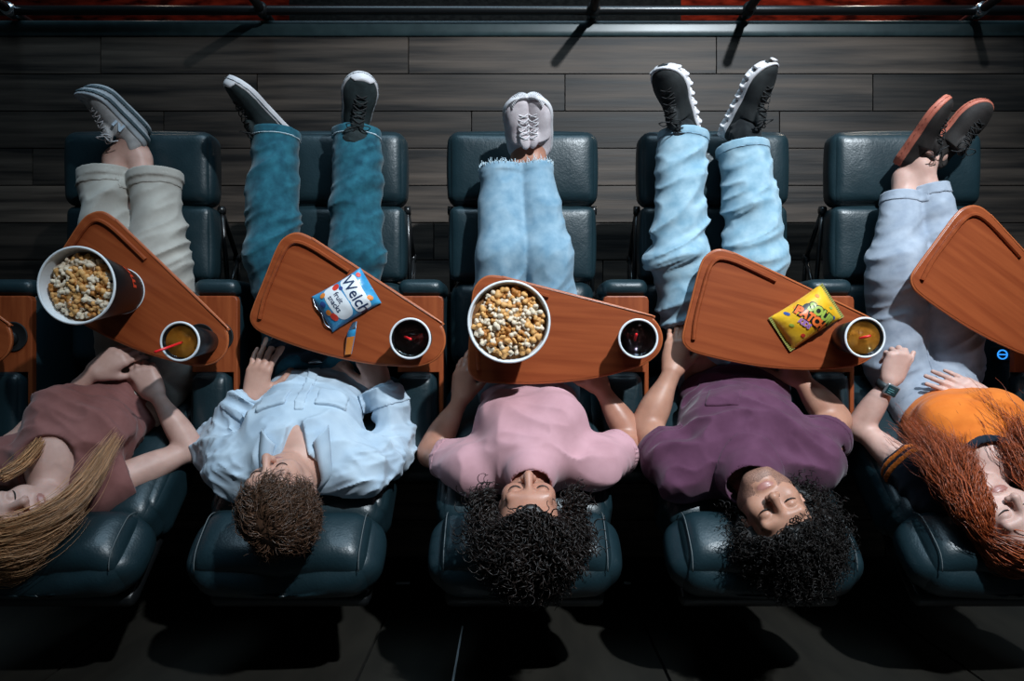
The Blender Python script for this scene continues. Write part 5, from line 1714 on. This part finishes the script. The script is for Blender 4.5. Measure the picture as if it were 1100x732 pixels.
# ------------------------------------------------------------------ candy bags
class Bag:
    def __init__(s, cpx, z0, angX, w, l, thick, seed):
        c = P(cpx[0], cpx[1], z0 + .02); s.c = np.array([c[0], c[1], z0]); a = math.radians(angX)
        s.X = np.array([math.cos(a), math.sin(a), 0]); s.Y = np.array([-math.sin(a), math.cos(a), 0]); s.w, s.l, s.t, s.seed = w, l, thick, seed
    def top(s, x, y):
        x = np.asarray(x, float); y = np.asarray(y, float)
        ex = np.clip(1 - (2 * np.abs(x) / s.w) ** 2.4, 0, 1) ** .6; ey = np.clip(1 - (2 * np.abs(y) / s.l) ** 2.6, 0, 1) ** .7
        p = np.stack([x * 42, y * 42, np.zeros_like(x) + s.seed], -1).reshape(-1, 3).astype(np.float32)
        n = vnoise(p, s.seed).reshape(x.shape) - .5; n2 = vnoise(p * np.array([2.4, .8, 1], np.float32) + 7, s.seed).reshape(x.shape) - .5
        edge = np.clip(2 * np.abs(y) / s.l - .55, 0, 1)
        return s.t * ex * ey + (.0035 * n + .010 * n2 * edge) * ex ** .5 * np.clip(ey + .25, 0, 1)
    def W(s, x, y, z): return s.c + np.multiply.outer(np.asarray(x, float), s.X) + np.multiply.outer(np.asarray(y, float), s.Y) + np.multiply.outer(np.asarray(z, float), np.array([0, 0, 1.]))
    def shell(s, parent, m, n=30):
        u = np.linspace(-1, 1, n); gx, gy = np.meshgrid(u * s.w / 2, u * s.l / 2, indexing='ij')
        base = .006
        pinch = 1 - .05 * (1 - (2 * gy / s.l) ** 2)
        zt = base + s.top(gx, gy); zb = base - np.minimum(.005, .3 * s.top(gx, gy)) - .0006
        Vt = s.W(gx * pinch, gy, zt).reshape(-1, 3); Vb = s.W(gx * pinch, gy, zb).reshape(-1, 3)
        F = []; N = n * n
        for i in range(n - 1):
            for j in range(n - 1):
                a = i * n + j; F.append((a, a + n, a + n + 1, a + 1)); F.append((N + a, N + a + 1, N + a + n + 1, N + a + n))
        for k in range(n - 1):
            for a, b in ((k, k + 1), ((n - 1) * n + k + 1, (n - 1) * n + k), ((k + 1) * n, k * n), (k * n + n - 1, (k + 1) * n + n - 1)):
                F.append((a, b, N + b, N + a))
        return obj('wrapper', np.concatenate([Vt, Vb]), F, m, parent)
    def onto(s, V, cx, cy, ang, lift=.0012):
        a = math.radians(ang); x = cx + V[:, 0] * math.cos(a) - V[:, 1] * math.sin(a); y = cy + V[:, 0] * math.sin(a) + V[:, 1] * math.cos(a)
        pinch = 1 - .05 * (1 - (2 * y / s.l) ** 2)
        return s.W(0, 0, 0) + (s.W(x * pinch, y, .006 + s.top(x, y) + lift) - s.W(0, 0, 0))
    def text(s, parent, txt, size, cx, cy, ang, m, lift=.0012, bold=.0, sx=1.0, name='lettering'):
        V, F = text_mesh(txt, size, 0, bold, 4); V = V * (sx, 1, 1)
        return obj(name, s.onto(V, cx, cy, ang, lift), F, m, parent, smooth=False)
    def blob(s, parent, cx, cy, rx, ry, m, ang=0, lift=.0009, sq=2.0, name='print_patch', n=40):
        th = np.linspace(0, 2 * math.pi, n, endpoint=False); V = [(0, 0, 0)]
        rings = 14
        for i in range(1, rings + 1):
            for a in th:
                c_, s_ = math.cos(a), math.sin(a)
                V.append((rx * i / rings * np.sign(c_) * abs(c_) ** (2 / sq), ry * i / rings * np.sign(s_) * abs(s_) ** (2 / sq), 0))
        F = [(0, 1 + k, 1 + (k + 1) % n) for k in range(n)]
        for i in range(rings - 1):
            for k in range(n):
                k2 = (k + 1) % n; F.append((1 + i * n + k, 1 + (i + 1) * n + k, 1 + (i + 1) * n + k2, 1 + i * n + k2))
        return obj(name, s.onto(np.array(V, float), cx, cy, ang, lift), F, m, parent)

t = thing('candy_bag', 'torn blue fruit snack bag lying on the tray', 'candy bag', (*P(371, 322, TZ1)[:2], TZ1), 'candy bags on the trays')
b = Bag((371, 322), TZ1, -59, .122, .168, .036, 5)
b.shell(t, 'foil_blue')
b.blob(t, .000, .036, .057, .025, 'print_white', 0, .0014, 6, 'white_panel')
b.blob(t, -.002, -.020, .056, .028, 'print_white', 4, .0010, 3, 'white_panel')
b.text(t, 'Welch', .046, .004, .034, 0, 'print_navy', .0024, .0005, .98)
b.text(t, 'fruit', .022, -.012, -.011, 4, 'print_navy', .0022, .0002)
b.text(t, 'snacks', .022, -.002, -.030, 4, 'print_navy', .0022, .0002)
for x, y, rx, ry, m_ in ((-.046, -.004, .009, .011, 'fruit_red'), (-.034, .008, .006, .006, 'fruit_blue'), (.030, -.052, .014, .009, 'fruit_red'), (.010, -.060, .009, .008, 'fruit_orange'),
                         (-.020, -.062, .010, .008, 'fruit_blue'), (-.044, .070, .008, .006, 'fruit_red'), (.034, .066, .009, .007, 'fruit_orange'), (-.044, -.050, .007, .009, 'fruit_orange')):
    b.blob(t, x, y, rx, ry, m_, 20, .0016, 2.2, 'fruit_print')
# torn mouth and flap at the lower end
pts = b.W(np.array([-.056, -.03, 0, .03, .054]), np.array([-.082, -.088, -.084, -.090, -.080]), np.array([.006, .009, .010, .009, .006]))
V, F = tube(catmull(pts, 5), [.0016] * 21, 6); obj('torn_edge', V, F, 'foil_silver', t)
# strip torn off the top, still curling up beside the bag
s0 = P(381, 346, TZ1 + .018); s1 = P(377, 362, TZ1 + .026); s2 = P(374, 381, TZ1 + .006)
t2 = thing('torn_strip', 'narrow torn-off strip of blue wrapper below the fruit snack bag', 'wrapper', (*P(376, 366, TZ1)[:2], TZ1))
c = catmull([s0, lerp(s0, s1, .5) + (0, 0, .006), s1, s2], 6); n = len(c)
sx = np.array([1.0, .15, 0]); wd = .013 + .003 * np.sin(np.linspace(0, 4, n))
up = np.array([0, 0, .0012])
tw = np.stack([sx * math.cos(a) + np.array([0, 0, 1]) * math.sin(a) for a in np.linspace(.9, .1, n)])
rings = [c - tw * wd[:, None], c + tw * wd[:, None], c + tw * wd[:, None] + up, c + up * 3, c - tw * wd[:, None] + up]
V = np.concatenate(rings); F = [(k * n + j, ((k + 1) % 5) * n + j, ((k + 1) % 5) * n + j + 1, k * n + j + 1) for k in range(5) for j in range(n - 1)]
V[:, 2] = np.maximum(V[:, 2], TZ1 + .0006)
obj('foil', V, F, 'foil_blue', t2)
h_ = n // 2
for q, m_ in ((n - 4, 'fruit_orange'), (3, 'foil_silver')):
    m = MB(); i0, i1 = max(q - 3, 0), min(q + 3, n - 1)
    A_ = c[i0:i1 + 1] - tw[i0:i1 + 1] * wd[i0:i1 + 1, None] * .9 + up * 2.2; B_ = c[i0:i1 + 1] + tw[i0:i1 + 1] * wd[i0:i1 + 1, None] * .9 + up * 2.2; M_ = c[i0:i1 + 1] + up * 4
    k = len(A_); V = np.concatenate([A_, M_, B_]); F = [(j, k + j, k + j + 1, j + 1) for j in range(k - 1)] + [(k + j, 2 * k + j, 2 * k + j + 1, k + j + 1) for j in range(k - 1)]
    obj('print_band', V, F, m_, t2)

t = thing('candy_bag', 'plump yellow sour candy bag with green and orange lettering', 'candy bag', (*P(868, 341, TZ1)[:2], TZ1), 'candy bags on the trays')
b = Bag((868, 341), TZ1, -57, .118, .176, .048, 9)
b.shell(t, 'foil_yellow')
for sg in (-1, 1):
    y0 = sg * .084
    V = []; F = []; n = 40
    for i in range(n):
        x = -.0585 + .117 * i / (n - 1); rz = .0012 * (i % 2)
        V += [(x, y0 - .006 * sg, .0075 + rz), (x, y0 + .011 * sg, .0065 + rz), (x, y0 + .011 * sg, .0050 + rz), (x, y0 - .006 * sg, .0050 + rz)]
    for i in range(n - 1):
        for k in range(4): F.append((4 * i + k, 4 * i + 4 + k, 4 * i + 4 + (k + 1) % 4, 4 * i + (k + 1) % 4))
    V = np.array(V); obj('crimped_end', b.W(V[:, 0], V[:, 1], V[:, 2]), F, 'foil_olive', t, smooth=False)
b.blob(t, .002, .010, .046, .026, 'print_black', 21, .0010, 3, 'dark_panel')
for tx, sz, x_, y_, sx_ in (('SOUR', .037, .008, .026, .92), ('PATCH', .034, .001, -.006, .90)):
    b.text(t, tx, sz, x_, y_, 21, 'print_black', .0020, .0050, sx_, 'letter_outline')
b.text(t, 'SOUR', .037, .008, .026, 21, 'print_green', .0036, .0022, .92)
b.text(t, 'PATCH', .034, .001, -.006, 21, 'print_orange', .0036, .0022, .90)
b.text(t, 'KIDS', .020, .004, -.030, 21, 'print_purple', .0034, .0012, .95)
for x, y, rx, ry, m_ in ((-.046, -.050, .008, .005, 'fruit_blue'), (.034, -.048, .007, .005, 'fruit_red'), (-.042, .052, .006, .005, 'fruit_orange'), (.040, .056, .007, .005, 'fruit_blue'),
                         (-.010, -.060, .007, .004, 'print_green'), (.046, .030, .006, .006, 'fruit_red'), (.010, .064, .006, .004, 'print_green'), (-.048, -.020, .005, .006, 'fruit_orange')):
    b.blob(t, x, y, rx, ry, m_, 30, .0014, 2.2, 'candy_print')
